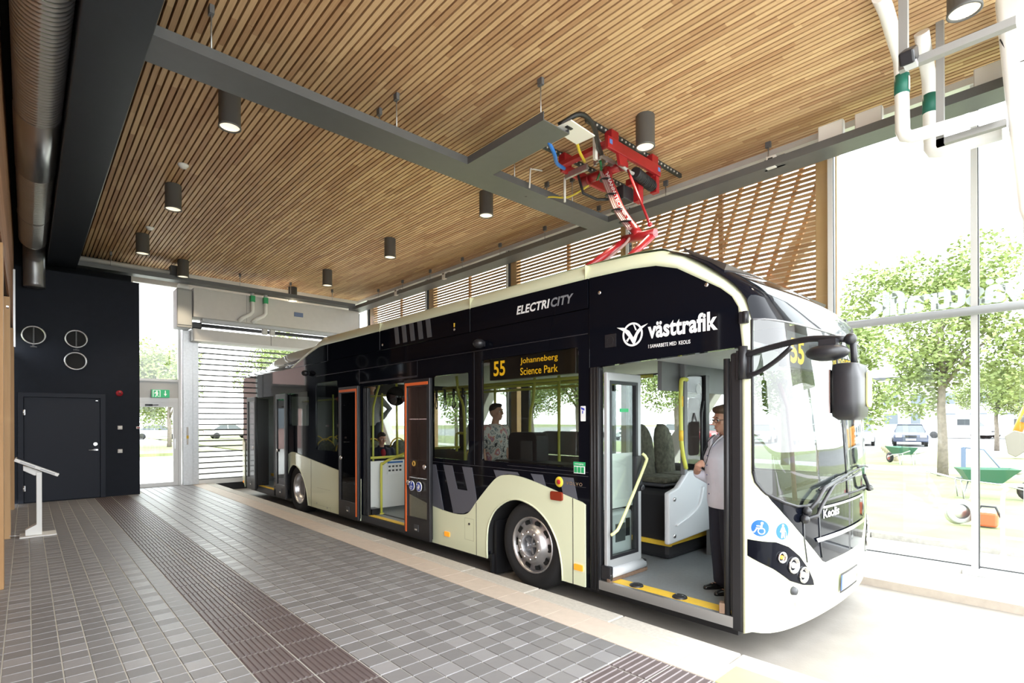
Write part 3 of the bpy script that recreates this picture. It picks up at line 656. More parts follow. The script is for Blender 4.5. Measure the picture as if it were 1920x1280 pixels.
# headlamp units
head = [(.035,.732),(.035,.606),(.216,.517),(.38,.41),(.545,.354),(.66,.332),(.714,.324),(.701,.364),(.627,.464),(.501,.582),(.364,.672),(.237,.718)]
for flip in (0, 1):
    f = (lambda s: NS-s) if flip else (lambda s: s)
    hu = drape(MB(), [(f(a),b) for a,b in head], .006, .04).build('headlamp', BLACK, bus)
    for s, z, r, mt in ((.288,.601,.042,ORANGEL),(.415,.526,.062,CHROME),(.545,.434,.062,CHROME)):
        p = Vector(front(f(s),z,.008)); q = Vector(front(f(s),z,.05)); ax = (q-p).normalized()
        MB().lathe([(r,.0),(r*1.02,.012),(r*.9,.016),(r*.8,.006),(r*.5,-.01),(0,-.02)], p, ax, 20).build('lamp_bowl', CHROME, hu)
        MB().lathe([(0,.012),(r*.34,.008),(r*.4,-.008)], p, ax, 14).build('bulb', ORANGEL if mt is ORANGEL else mat('lamp_lens',(.8,.75,.7),.1), hu)
for s, z, nm, ic in ((.123,.823,'wheelchair_sign',0),(.304,.795,'pedestrian_sign',1)):
    rr = .062
    ds = drape(MB(), circ((s,z),rr,28), .003, .02).build(nm, BLUE, bus)
    b = MB(); F = lambda P: drape(b, P, .005, .02)
    if ic == 0:
        F(circ((s+.012,z+.038),.010,10)); F([(s+.004,z+.026),(s+.016,z+.026),(s+.010,z-.006),(s-.028,z-.006),(s-.030,z+.004),(s-.002,z+.004)])
        F([(s-.028,z-.002),(s-.018,z-.002),(s-.038,z-.036),(s-.055,z-.036),(s-.055,z-.028),(s-.044,z-.028)])
        F([circ((s+.008,z-.022),.026,16), circ((s+.008,z-.022),.019,16)[::-1]]); F([(s-.026,z+.014),(s+.008,z+.012),(s+.008,z+.019),(s-.026,z+.021)])
    else:
        F(circ((s,z+.043),.011,10)); F([(s-.014,z+.030),(s+.014,z+.030),(s+.026,z-.002),(s+.018,z-.006),(s+.013,z+.01),(s+.02,z-.05),(s+.006,z-.05),(s,z-.015),(s-.006,z-.05),(s-.02,z-.05),(s-.013,z+.01),(s-.022,z-.006),(s-.03,z-.002)]); F([(s+.027,z),(s+.031,z),(s+.034,z-.05),(s+.03,z-.05)])
    b.build('pictogram', PRINT, ds)
pl = drape(MB(), [(1.22,.17),(1.68,.17),(1.68,.31),(1.22,.31)], .014, .06).build('number_plate', PRINT, bus)
fr = MB(); drape(fr, [[(1.205,.155),(1.695,.155),(1.695,.325),(1.205,.325)],[(1.225,.175),(1.225,.305),(1.675,.305),(1.675,.175)]], .018, .06); fr.build('plate_frame', PLBLACK, pl)
drape(MB(), [(1.226,.176),(1.262,.176),(1.262,.304),(1.226,.304)], .016).build('plate_band', mat('plate_eu_blue',(.02,.10,.45),.5), pl)
for s, z in ((.417,.33),): MB().lathe([(0,.03),(.028,.028),(.034,.0)], front(s,z), (-.2,-1,0), 14).build('parking_sensor', DGREY, bus)
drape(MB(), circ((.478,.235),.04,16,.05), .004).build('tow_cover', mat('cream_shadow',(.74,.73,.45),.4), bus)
b = MB(); text(b, 'Keolis', lambda a, c: front(.88+a, .832+c+a*.01, .006), .33, .072, .02); b.build('lettering', PRINT, bus)
b = MB(); text(b, 'västtrafik', lambda a, c: front(1.0+a, 2.20+c, .006), .85, .16, .03, spacing=.9); b.build('lettering', CITYGREY, bus)
b = MB(); drape(b, [(.773,.655),(NS-.773,.655),(NS-.74,.69),(.74,.69)], .012); b.build('front_trim', CHROME, bus)
b = MB(); drape(b, [(.87,.915),(NS-.87,.915),(NS-.85,.935),(.85,.935)], .012); b.build('front_trim', ALU, bus)
b = MB()
for s in (.55, .80): b.tube([front(s,.93,.004),front(s+.02,.7,.004),front(s+.06,.52,.004)], .006, 5)
b.build('grille_joint', DGREY, bus)
# destination display behind the windscreen top
b = MB()
for k in range(1): b.box(2.55,4.45,-1.80,-1.74,2.06,2.34)
b.build('front_display', PLBLACK, bus)
b = MB(); text(b, '55', lambda a, c: (2.62+a, -1.803, 2.09+c), .3, .2, .03); text(b, 'Johanneberg', lambda a, c: (3.1+a, -1.803, 2.10+c), 1.1, .16, .01); b.build('display_text', LED, bus)
# wipers
def wiper(P, blade):
    w = MB(); w.tube([front(s,z,o) for s,z,o in P], .016, 6); w = w.build('wiper', PLBLACK, bus)
    MB().tube([front(s,z,.03) for s,z in blade], .009, 5).build('wiper_blade', RUBBER, w)
    MB().sph(front(P[0][0],P[0][1],.03), .035, 10, 7).build('wiper_pivot', PLBLACK, w)
wiper([(.53,.87,.03),(.68,.885,.05),(.75,.96,.05),(1.0,1.10,.04),(1.12,1.12,.04)], [(.83,1.06),(1.1,1.10),(1.5,1.13),(1.78,1.16)])
wiper([(.56,.93,.04),(.65,1.0,.06),(.80,1.09,.05),(1.3,1.16,.04)], [(.75,1.08),(1.2,1.15),(1.75,1.19)])
wiper([(2.28,.96,.03),(2.10,.97,.07),(1.97,1.0,.06),(1.85,1.12,.05)], [(1.7,1.20),(2.0,1.2),(2.2,1.17)])
# mirror on the platform side
ma = MB(); ma.tube(cat_rom([(2.21,-1.61,2.13),(2.17,-1.85,2.17),(2.12,-2.1,2.19),(2.08,-2.33,2.16)],5), .022, 8); ma.tube(cat_rom([(2.21,-1.62,1.98),(2.19,-1.72,1.99),(2.16,-1.86,2.06),(2.14,-1.98,2.15)],5), .018, 8); ma = ma.build('mirror_arm', PLBLACK, bus)
MB().sph((2.07,-2.36,2.155), .038, 12, 8).tube([(2.075,-2.37,2.15),(2.085,-2.375,2.06),(2.085,-2.375,1.98)], .02, 8).build('mirror_joint', PLBLACK, ma)
MB().cyl((2.205,-1.61,1.95),(2.205,-1.61,2.2),.035).box(2.195,2.235,-1.66,-1.56,1.95,2.17).build('mirror_mount', PLBLACK, ma)
mh = MB(); rows = []
for z, sx, sy, ox in ((2.0,.10,.05,0),(1.99,.14,.075,.0),(1.9,.15,.085,.005),(1.75,.152,.085,.01),(1.66,.14,.08,.012),(1.635,.10,.05,.012)):
    rows.append([(2.10+ox+sx*math.copysign(abs(math.cos(a))**.5,math.cos(a)), -2.345+sy*math.copysign(abs(math.sin(a))**.5,math.sin(a)), z) for a in [2*PI*k/20 for k in range(20)]])
mh.grid(rows, True, True); mh.add(rows[0], [tuple(range(20))]); mh.add(rows[-1], [tuple(range(20))]); mh = mh.build('mirror_housing', PLBLACK, bus, label='black mirror housing with a pale marking')
MB().py(rrect(2.13,2.225,1.72,1.95,.03), -2.44, -2.431).build('mirror_marking', mat('pale_yellow',(.85,.80,.25),.4), mh)
MB().box(1.98,2.24,-2.268,-2.26,1.68,1.96).build('mirror_glass', CHROME, mh)
cp = MB(); cp.sph((2.02,-2.24,2.075), (.10,.13,.055), 16, 8); cp = cp.build('mirror_camera_pod', PLBLACK, ma); MB().box(1.98,2.06,-2.30,-2.2,2.08,2.16).build('pod_bracket', PLBLACK, cp)
for y, z in ((-1.63,2.42),): MB().cyl((2.2,y,z-.045),(2.2,y,z+.045),.02).box(2.19,2.22,y-.02,y+.045,z-.045,z+.045).build('hinge', PLBLACK, bus)

# ---- side markings
U = 2.2145
def side_text(txt, y, z, w, h, m, bold=.03, shear=0., spacing=1., x=U, nm='lettering', par=bus):
    b = MB(); text(b, txt, lambda a, c: (x, y-a, z+c), w, h, bold, shear, spacing); return b.build(nm, m, par)
side_text('ELECTRI', .93, 2.82, .49, .095, PRINT, .032, .22, 1.06); side_text('CITY', .415, 2.82, .30, .095, CITYGREY, .032, .22, 1.06)
side_text('västtrafik', -.765, 2.355, .64, .155, PRINT, .034, 0, 1.03); side_text('I SAMARBETE MED  KEOLIS', -.77, 2.272, .40, .032, PRINT, .012, 0, 1.0)
b = MB(); C0 = (-.605,2.415)
b.px([circ(C0,.108,32), circ(C0,.090,32)[::-1]], 2.2125, 2.2155)
b.px([(-.435,2.497),(-.51,2.487),(-.57,2.452),(-.615,2.385),(-.655,2.447),(-.70,2.477),(-.765,2.492),(-.705,2.455),(-.66,2.405),(-.622,2.312),(-.572,2.388),(-.52,2.447)], 2.2115, 2.2155)
b.px([(-.612,2.505),(-.626,2.500),(-.650,2.450),(-.636,2.447)], 2.2125, 2.2155); b.px([(-.552,2.352),(-.535,2.367),(-.57,2.40),(-.578,2.392)], 2.2125, 2.2155); b.build('emblem', PRINT, bus, label='white bird emblem in a ring')
SP = MB().lathe([(0,.006),(.03,.006),(.036,.012),(.042,.006),(.05,.002),(.055,0)], (2.2155,-.36,2.385), (-1,0,0), 20).box(2.208,2.216,-.425,-.30,2.325,2.445).build('door_speaker', PLBLACK, bus)
b = MB()
for i in range(5):
    y = 3.60-i*.21; b.px([(y,3.035),(y-.11,3.034),(y-.155,2.775),(y-.045,2.775)], 2.2135, 2.2165)
b.build('fairing_stripes', mat('stripe_grey',(.10,.105,.115),.35), bus)
for y, z in ((3.95,2.81),(2.10,2.81),(-.23,2.86),(-1.31,2.73)): MB().lathe([(0,.008),(.010,.007),(.016,.003),(.018,0)], (2.216,y,z), (-1,0,0), 12).build('fairing_bolt', CHROME, bus)
MB().box(2.212,2.217,2.085,2.11,2.84,2.89).build('warning_label', YSTRIP, bus)
side_text('VOLVO', .205, .985, .215, .035, CHROME, .03, 0, 1.25, x=2.2195)
e = MB().lathe([(0,.010),(.05,.010),(.055,.0)], (2.2225,.30,1.005), (-1,0,0), 24).build('emergency_button', mat('button_yellow',(.80,.62,.05),.4), bus); MB().lathe([(0,.016),(.024,.015),(.027,.008)], (2.2225,.30,1.005), (-1,0,0), 18).build('button_cap', mat('button_red',(.5,.02,.03),.4), e)
MB().px(rrect(.235,.40,.815,.905,.02), 2.188, 2.21).build('side_marker', REDL, bus, bevel=.006)
for y, z in ((.03,.18),(2.25,.165)): MB().px(rrect(y-.055,y+.055,z-.03,z+.03,.008), 2.196, 2.21).build('side_lamp', ORANGEL, bus, bevel=.004)
cs = MB().px(rrect(-.05,.01,1.63,1.78,.008), 2.219, 2.2255).build('camera_sticker', PRINT, bus); MB().px([(-.04,1.735),(.002,1.75),(.002,1.77),(-.04,1.755)], 2.217, 2.2195).box(2.217,2.2195,-.022,-.012,1.705,1.735).build('camera_icon', mat('ink_blue',(.03,.05,.45),.5), cs)
gs = MB().px([(-.045,1.185),(.105,1.185),(.105,1.225),(-.045,1.225)], 2.219, 2.2255).build('emergency_sticker', mat('sticker_green',(.03,.42,.16),.5), bus); MB().px([(-.04,1.11),(.10,1.11),(.10,1.184),(-.04,1.184)], 2.219, 2.2255).build('sticker_field', PRINT, gs)
b = MB()
for y in (-.032,.013,.058): b.px([(y,1.118),(y+.036,1.118),(y+.036,1.176),(y,1.176)], 2.217, 2.2195)
b.build('sticker_icons', GREEN, gs); b = MB(); text(b, 'nödutgång', lambda a, c: (2.2175, .085-a, 1.195+c), .11, .02, .01); b.build('sticker_text', PRINT, gs)
for y, z in ((1.53,2.56),(6.87,2.57)):
    pd = MB(); pd.sph((2.16,y,z), (.075,.075,.055), 14, 8); pd.box(2.19,2.24,y-.04,y+.04,z-.03,z+.03); pd.build('camera_pod', PLBLACK, bus)
b = MB(); b.box(2.2225,2.226,-.08,6.5,2.485,2.492).box(2.222,2.226,1.70,1.706,1.1,2.48).box(2.222,2.226,4.735,4.745,2.24,2.49).box(2.222,2.226,2.98,2.985,2.26,2.49).box(2.22,2.226,2.98,4.74,2.255,2.28); b.build('body_seams', mat('seam_dark',(.035,.035,.042),.3), bus)
# line display in the first window
sg = MB().box(2.245,2.33,.09,1.43,2.115,2.365).build('line_display', mat('display_black',(.012,.010,.008),.4), bus)
b = MB(); text(b, '55', lambda a, c: (2.243, 1.36-a, 2.16+c), .205, .175, .02, spacing=1.0); text(b, 'Johanneberg', lambda a, c: (2.243, .90-a, 2.255+c), .565, .082, .004); text(b, 'Science Park', lambda a, c: (2.243, .90-a, 2.145+c), .565, .082, .004); b.build('display_text', LED, sg)
# ================================================================== BUS DOORS AND INTERIOR
VINYL = mat('grey_vinyl', (.21,.225,.235), .42, var=.08, scale=30)
fl = MB().box(2.24,4.74,-1.62,.22,.06,.10).box(2.78,4.44,.22,1.48,.06,.10).box(2.24,4.74,1.48,4.9,.06,.10).build('bus_floor', VINYL, bus)
MB().box(2.24,4.74,4.9,6.83,.06,.10).box(2.78,4.44,6.83,8.07,.06,.10).box(2.24,4.74,8.07,11.0,.06,.10).build('rear_floor', VINYL, bus)
MB().box(2.215,2.26,-1.52,-.20,.02,.105).build('front_sill', ALU, bus); MB().box(2.265,2.40,-1.52,-.20,.098,.106).build('sill_strip', YSTRIP, bus)
for y in (-.56,-1.0):
    s = MB().lathe([(.065,0),(.06,.012),(.045,.02),(0,.022)], (2.33,y,.106), (0,0,1), 20).build('door_pivot', PLBLACK, bus)
    for a in (-.03,.03): MB().lathe([(0,.004),(.008,.003)], (2.33,y+a,.127), (0,0,1), 8).build('pivot_screw', CHROME, s)
MB().box(2.23,2.255,3.25,4.68,.0,.10).build('middle_sill', DGREY, bus); MB().box(2.26,2.36,3.25,4.68,.098,.106).build('sill_strip', YSTRIP, bus)
MB().box(2.5,2.54,3.25,4.7,.098,.106).build('ramp_joint', PLBLACK, bus)
MB().box(2.23,2.255,8.85,10.2,.0,.10).build('rear_sill', DGREY, bus); MB().box(2.26,2.36,8.85,10.2,.098,.106).build('sill_strip', YSTRIP, bus)
MB().box(2.28,4.72,-.55,5.0,2.30,2.34).box(2.28,4.72,5.0,11.0,2.62,2.66).build('inner_ceiling', mat('ceiling_white',(.60,.60,.58),.5), bus); MB().box(2.28,4.72,-1.6,-.55,2.22,2.26).build('cab_ceiling', LGREY, bus)
MB().box(4.69,4.73,-1.5,11,.1,1.03).build('inner_wall', MGREY, bus); MB().box(2.27,2.29,4.7,6.8,.1,1.06).box(2.27,2.29,6.8,8.1,.8,1.06).box(2.27,2.29,8.1,8.8,.1,1.06).box(2.27,2.29,-.1,.2,.1,1.1).box(2.27,2.29,.2,1.5,.8,1.1).box(2.27,2.29,1.5,3.2,.1,1.1).build('inner_wall', mat('inner_dark',(.03,.03,.033),.6), bus)
MB().box(2.265,4.72,10.95,11.0,.1,2.3).build('inner_rear', MGREY, bus)
# front door posts and seals
for y0, y1 in ((-.22,-.105),(-1.60,-1.50)):
    MB().box(2.215,2.30,y0,y1,.0,2.16).build('door_post', RUBBER, bus, bevel=.02)
b = MB()
for k in range(3): b.cyl((2.225,-.125-k*.038,.0),(2.225,-.125-k*.038,2.15),.017,n=8)
b.build('door_seal', RUBBER, bus)
# folded front leaf (inside, square to the body)
FLM = mat('leaf_frame_grey', (.42,.43,.44), .4, .3)
ld = MB().py([[(2.25,.14),(2.82,.14),(2.82,2.10),(2.25,2.10)],[(2.30,.30),(2.30,2.02),(2.76,2.02),(2.76,.30)]], -.29, -.25).build('door_leaf', FLM, bus, bevel=.008, label='light grey framed front door leaf folded inwards')
MB().py([[(2.30,.30),(2.76,.30),(2.76,2.02),(2.30,2.02)],[(2.325,.33),(2.325,1.99),(2.725,1.99),(2.725,.33)]], -.294, -.246).build('glass_rim', PLBLACK, ld)
MB().box(2.32,2.73,-.273,-.267,.32,2.0).build('pane', glass('leaf_glass',(.86,.9,.88),.05), ld)
MB().tube([(2.24,-.29,.17),(2.84,-.29,.17)], .05, 12).build('bottom_bar', LGREY, ld); MB().box(2.23,2.28,-.34,-.22,.11,.25).box(2.82,2.86,-.33,-.22,.11,.22).build('bar_end', PLBLACK, ld, bevel=.015)
b = MB()
for k in range(60): b.box(2.23+k*.0105,2.239+k*.0105,-.335,-.30,.10+.006*R.random(),.135, rot=Matrix.Rotation(R.uniform(-.3,.3),3,'Y'))
b.build('brush', mat('brush_brown',(.19,.12,.08),.9), ld, kind='stuff')
MB().tube(cat_rom([(2.78,-.33,1.30),(2.80,-.36,1.26),(2.76,-.37,1.18),(2.36,-.37,.66),(2.28,-.36,.58),(2.25,-.33,.55)],4), .015, 8).build('grab_rail', mat('pale_yellow_rail',(.74,.76,.36),.4), ld)
MB().box(2.66,2.78,-.335,-.29,.92,1.28).cyl((2.76,-.33,.96),(2.76,-.36,.96),.03).build('lock_case', PLBLACK, ld, bevel=.02)
MB().box(2.48,2.62,-.276,-.266,1.72,1.755).build('leaf_sticker', GREEN, ld)
# front leaf at the nose side
ln = MB().py([[(2.24,.14),(2.80,.14),(2.80,2.10),(2.24,2.10)],[(2.30,.26),(2.30,2.02),(2.74,2.02),(2.74,.26)]], -1.50, -1.455).build('door_leaf', RUBBER, bus, bevel=.01, label='dark framed front door leaf beside the driver')
MB().box(2.30,2.74,-1.48,-1.475,.26,2.02).build('pane', glass('leaf_glass',(.86,.9,.88),.05), ln)
MB().cyl((2.25,-1.46,.10),(2.25,-1.46,2.12),.025).build('leaf_seal', RUBBER, ln); MB().box(2.235,2.30,-1.47,-1.40,.11,.19).build('brush', mat('brush_brown',(.19,.12,.08),.9), ln)
_p = Vector((2.26,-1.48,0)); ln.matrix_basis = Matrix.Translation(_p-bus.location) @ Matrix.Rotation(.33,4,'Z') @ Matrix.Translation(-_p)
# things behind the folded leaf
pn = MB().box(2.30,2.95,-.16,-.13,.75,1.30).build('screen_panel', WHITE, bus); hb = MB().box(2.32,2.80,-.20,-.05,.12,.72).build('heater_box', LGREY, bus, bevel=.03)
MB().box(2.50,2.66,-.206,-.199,.42,.60).build('heater_grille', DGREY, hb); MB().box(2.67,2.74,-.206,-.199,.46,.64).build('heater_socket', PLBLACK, hb)
# driver cab partition, with its moulded half door
cb = MB().py([(3.0,.36),(3.9,.40),(3.9,1.05),(3.52,1.09),(3.38,1.08),(3.30,1.02),(3.18,.93),(3.0,.89)], -.50, -.44).build('cab_door', LGREY, bus, bevel=.02, label='light grey moulded half door of the driver cab')
MB().tube(cat_rom([(3.12,-.51,.55),(3.4,-.51,.62),(3.6,-.51,.72),(3.68,-.51,.9)],4), .022, 6, flat=.3).build('door_groove', mat('groove_grey',(.62,.63,.65),.4), cb)
for x, z in ((3.10,.82),(3.10,.44)): MB().lathe([(.022,0),(.022,.01),(0,.012)], (x,-.50,z), (0,-1,0), 12).build('door_lock', STEEL, cb)
MB().box(3.9,4.72,-.49,-.44,.1,1.1).build('cab_wall', MGREY, bus); MB().box(3.34,3.40,-.49,-.43,1.05,2.3).build('cab_post', MGREY, bus, bevel=.01)
MB().py(rrect(3.40,3.80,1.10,2.12,.06), -.475, -.465).build('cab_glass', glass('cab_glass',(.55,.55,.56),.05), bus); MB().box(3.78,3.86,-.50,-.43,1.0,2.14).build('cab_glass_frame', PLBLACK, bus)
MB().py(rrect(3.46,3.70,1.25,1.88,.05), -.462, -.458).build('cab_blind', mat('blind_beige',(.42,.32,.26),.6), bus); MB().tube([(3.74,-.48,1.2),(3.72,-.48,1.3),(3.72,-.48,1.72),(3.76,-.48,1.85)], .014, 6).build('cab_handle', PLBLACK, bus)
MB().lathe([(0,.0),(.06,.0)], (3.66,-.478,1.98), (0,-1,0), 16).build('round_sticker', LGREY, bus)
MB().tube(cat_rom([(3.38,-.49,2.07),(3.30,-.49,2.07),(3.26,-.49,2.0),(3.26,-.49,1.5),(3.29,-.49,1.3),(3.36,-.49,1.12)],5), .022, 8).build('cab_rail', YELLOW, bus)
for z in (1.42,1.78): MB().cyl((3.26,-.49,z),(3.26,-.49,z+.11),.0235,n=10).build('rail_band', YSTRIP, bus)
MB().box(3.02,4.72,-.41,-.36,1.95,2.3).build('bulkhead', MGREY, bus)
# cab: seat back, dashboard, steering wheel
MB().box(3.1,4.6,-1.85,-1.45,.55,.95).build('dashboard', PLBLACK, bus, bevel=.05); MB().lathe([(.22,0),(.235,.015),(.22,.03),(.205,.015),(.22,0)], (4.1,-1.45,.98), (0,.45,1), 24).build('steering_wheel', PLBLACK, bus)
MB().box(3.85,4.35,-.75,-.62,.75,1.45).box(3.85,4.35,-1.15,-.7,.6,.75).build('driver_seat', DGREY, bus, bevel=.05)
MB().tube([(3.0,-1.7,.95),(2.98,-1.68,1.4),(2.95,-1.66,1.75),(2.93,-1.6,1.95)], .02, 8).build('cab_pole', mat('dark_red_pole',(.10,.03,.03),.4), bus)
MB().box(3.95,4.2,-.78,-.70,1.0,1.62).build('backpack', mat('backpack_navy',(.012,.014,.02),.7), None, bevel=.05, label='dark backpack hanging behind the driver seat', cat='backpack')
bk = bpy.data.objects['backpack']; MB().tube([(4.0,-.79,1.3),(4.08,-.795,1.22),(4.18,-.79,1.28)], .008, 5).tube([(4.0,-.79,1.25),(4.08,-.795,1.17),(4.18,-.79,1.23)], .008, 5).build('teal_piping', mat('teal',(.05,.28,.35),.5), bk); MB().tube([(4.02,-.75,1.62),(4.07,-.75,1.72),(4.13,-.75,1.62)], .012, 6).build('loop', PLBLACK, bk)
# seats
CLOTH = mat('moquette_green_grey', (.085,.085,.06), .9, var=.55, scale=22)
seat0 = None
def seat(x, y, z, lab, rail=False):
    """forward-facing seat, front towards -y; x centre, y back plane, z cushion height"""
    s = MB(); rows = []
    for h, w, d in ((0,.20,.0),(.1,.215,.02),(.3,.22,.03),(.45,.20,.05),(.56,.14,.07),(.61,.07,.08),(.62,.0,.08)):
        rows.append([(x-w,y+d,z+h),(x-w*.9,y+d-.035,z+h),(x,y+d-.05,z+h),(x+w*.9,y+d-.035,z+h),(x+w,y+d,z+h),(x,y+d+.05,z+h)])
    s.grid(rows, True, True); bk_ = s.build('seat_back', CLOTH, bus)
    MB().box(x-.215,x+.215,y-.42,y+.02,z-.05,z+.02).build('seat_cushion', CLOTH, bk_, bevel=.03); MB().box(x-.22,x+.22,y-.40,y+.06,z-.09,z-.05).build('seat_shell', DGREY, bk_, bevel=.02)
    if rail: MB().tube(cat_rom([(x-.20,y+.10,z+.35),(x-.16,y+.11,z+.56),(x,y+.12,z+.66),(x+.16,y+.11,z+.56),(x+.20,y+.10,z+.35)],4), .015, 6).build('seat_grip', mat('grip_yellow',(.72,.46,.04),.4), bk_)
for x in (3.66,4.13): seat(x, .22, .97, None)
MB().box(3.35,4.68,-.30,1.4,.10,.86).build('wheel_box', mat('box_black',(.018,.018,.02),.6), bus, bevel=.06); MB().box(3.32,3.36,-.32,1.4,.26,.31).box(3.32,4.5,-.345,-.30,.28,.33).build('box_strip', YSTRIP, bus)
for y in (3.3,4.2):
    seat(4.3, y, .50, None, True)
for y in (6.42,7.5,8.4,9.3):
    for x in (3.42,4.0): seat(x, y, .62, None, True)
for y in (6.0,6.9):
    for x in (2.62,): seat(x, y, .62, None, True)
MB().box(2.3,3.0,5.6,6.8,.1,.42).box(2.78,3.0,6.8,7.9,.1,.42).box(3.4,4.7,5.4,10.5,.1,.42).build('seat_podium', mat('box_black',(.018,.018,.02),.6), bus); MB().box(2.98,3.02,5.55,8.0,.36,.43).box(3.36,3.4,5.4,10.5,.36,.43).build('podium_edge', YSTRIP, bus)
# items seen in the first window
MB().px(rrect(.88,1.37,.9,1.50,.08), 2.48, 2.68).build('ticket_cabinet', PLBLACK, bus, bevel=.03); MB().px(rrect(.35,1.5,.8,1.17,.05), 2.36, 2.66).build('counter', PLBLACK, bus, bevel=.03)
MB().px(rrect(.95,1.14,1.14,1.40,.01), 2.472, 2.48).build('cabinet_frame', DGREY, bus); MB().px(rrect(.7,1.56,1.2,1.50,.12), 3.2, 3.28).build('side_bench_back', MGREY, bus, bevel=.03)
# hand rails
rb = MB()
for P_ in ([(2.75,.1,2.12),(2.75,3.1,2.12)],[(3.5,0,2.15),(3.5,10.5,2.15)],[(4.2,1.0,2.15),(4.2,5,2.15)]): MB().tube(P_, .02, 8).build('ceiling_rail', YELLOW, bus)
for P_ in ([(2.74,2.76,2.28),(2.74,2.70,2.0),(2.74,2.58,1.7),(2.74,2.55,.12)],[(3.2,1.62,2.25),(3.2,1.66,1.9),(3.2,1.72,1.6),(3.2,1.73,.12)],[(3.2,1.19,2.25),(3.2,1.19,.12)],[(3.8,3.14,2.25),(3.8,3.14,.5)],[(3.0,5.5,2.3),(3.0,5.68,2.0),(3.0,5.74,1.7),(3.0,5.74,.12)],[(3.0,4.88,2.3),(3.0,4.86,.98)],[(4.0,5.2,2.25),(4.0,5.2,.4)],[(3.35,8.3,2.25),(3.35,8.3,.4)],[(3.5,6.3,2.2),(3.5,6.3,.4)]):
    MB().tube(cat_rom(P_,4) if len(P_) > 2 else P_, .02, 8).build('grab_pole', YELLOW, bus)
MB().tube(cat_rom([(2.74,2.55,1.46),(2.74,2.72,1.46),(2.74,2.76,1.42),(2.74,2.76,1.2)],4), .018, 8).tube([(2.74,2.70,1.26),(2.74,3.5,1.21)], .018, 8).build('wheelchair_rail', YELLOW, bus)
for k in range(4):
    y = 3.28-k*.22; st_ = MB().box(2.735,2.765,y-.012,y+.012,1.98,2.12).build('strap', RUBBER, bus); MB().tube([(2.75,y+.035*math.sin(a)*(1 if math.cos(a) < .2 else .6),1.90+.075*math.cos(a)) for a in [2*PI*i/14 for i in range(14)]], .008, 5, closed=True).build('strap_loop', RUBBER, st_)
# screen panel behind the middle door and its rail
mp = MB().box(2.42,3.1,4.75,4.77,.16,.96).build('middle_screen', WHITE, bus, label='white screen panel behind the middle door')
MB().tube([(2.40,4.74,1.02),(3.1,4.74,1.02)], .022, 8).build('panel_rail', YELLOW, bus); MB().tube(cat_rom([(2.50,4.52,.10),(2.50,4.52,.86),(2.52,4.50,.93),(2.6,4.42,1.0),(2.85,4.1,1.16)],4), .022, 8).build('door_rail', YELLOW, bus); MB().lathe([(.05,0),(.045,.012),(.02,.02)], (2.50,4.52,.10), (0,0,1), 14).build('rail_foot', YELLOW, bus)
nt = MB().box(2.74,3.04,4.742,4.75,.72,.94).build('notice', PRINT, mp); MB().box(2.74,3.04,4.738,4.743,.91,.94).build('notice_band', BLUE, nt)
b = MB()
for i in range(4):
    for j in range(2): b.box(2.76+i*.07,2.80+i*.07,4.738,4.743,.77+j*.07,.80+j*.07)
b.build('notice_pictograms', DGREY, nt)
MB().lathe([(.16,0),(.165,.012),(.15,.03),(0,.05)], (2.8,4.55,2.06), (-.5,-.8,0), 24).build('dome_mirror', mat('mirror_dark',(.06,.06,.06),.1,.9), bus)
sc_ = MB().box(3.0,3.06,3.86,4.31,1.67,2.02).build('info_screen', PLBLACK, bus); MB().box(2.99,3.0,3.88,4.29,1.69,2.0).build('screen_image', mat('screen_img',(.2,.2,.5),.4,emit=(.35,.33,.6),estr=.06), sc_); MB().box(2.985,2.99,3.90,4.2,1.74,1.97).build('screen_field', mat('screen_orange',(.5,.15,.03),.4,emit=(.6,.2,.05),estr=.05), sc_)

# outward sliding door leaves
def leaf_out(y0, y1, strip, side, glassy, nm_lab):
    """plug door leaf parked outside the body; strip: orange edge, side +1 when it runs on the low-y edge"""
    z0, z1 = .03, 2.21
    l = MB().px([[(y0,z0),(y1,z0),(y1,z1),(y0,z1)],[(y0+.07,z0+.28),(y0+.07,z1-.10),(y1-.07,z1-.10),(y1-.07,z0+.28)]], 2.10, 2.145).build('door_leaf', PLBLACK, bus, bevel=.008, label=nm_lab)
    MB().box(2.118,2.126,y0+.06,y1-.06,z0+.27,z1-.09).build('pane', glassy, l)
    if strip:
        e = (y0+.035, y0+.07) if side > 0 else (y1-.07, y1-.035)
        MB().box(2.094,2.10,e[0],e[1],z0+.06,z1-.0855).build('orange_edge', ORANGE, l); MB().box(2.094,2.10,y0+.035,y1-.035,z1-.085,z1-.045).build('orange_edge', ORANGE, l)
    MB().box(2.092,2.10,(y0+y1)/2-.055,(y0+y1)/2+.055,z0+.10,z0+.19).build('step_grip', DGREY, l); MB().box(2.088,2.093,(y0+y1)/2-.03,(y0+y1)/2+.03,z0+.115,z0+.135).build('grip_slot', CHROME, l)
    ye = y0+.09 if side > 0 else y1-.09
    if strip: ye = y1-.10 if side < 0 else y1-.105
    MB().lathe([(.034,0),(.03,.014),(0,.016)], (2.10,y0+.12 if side < 0 else y1-.10,1.02), (-1,0,0), 16).build('door_button', CHROME, l)
    MB().tube([(2.15,y0+.03,z0+.03),(2.15,y0+.03,z1)], .018, 8).tube([(2.15,y1-.03,z0+.03),(2.15,y1-.03,z1)], .018, 8).build('leaf_seal', RUBBER, l)
    return l
DARKG = glass('dark_leaf_glass', (.22,.22,.22), .04); CLEARG = glass('leaf_pane', (.80,.80,.80), .14)
l1 = leaf_out(2.50,3.14,True,-1,CLEARG,'middle door leaf with orange edge and blue signs'); l2 = leaf_out(4.56,5.27,True,1,DARKG,'middle door leaf with orange edge and dark glass')
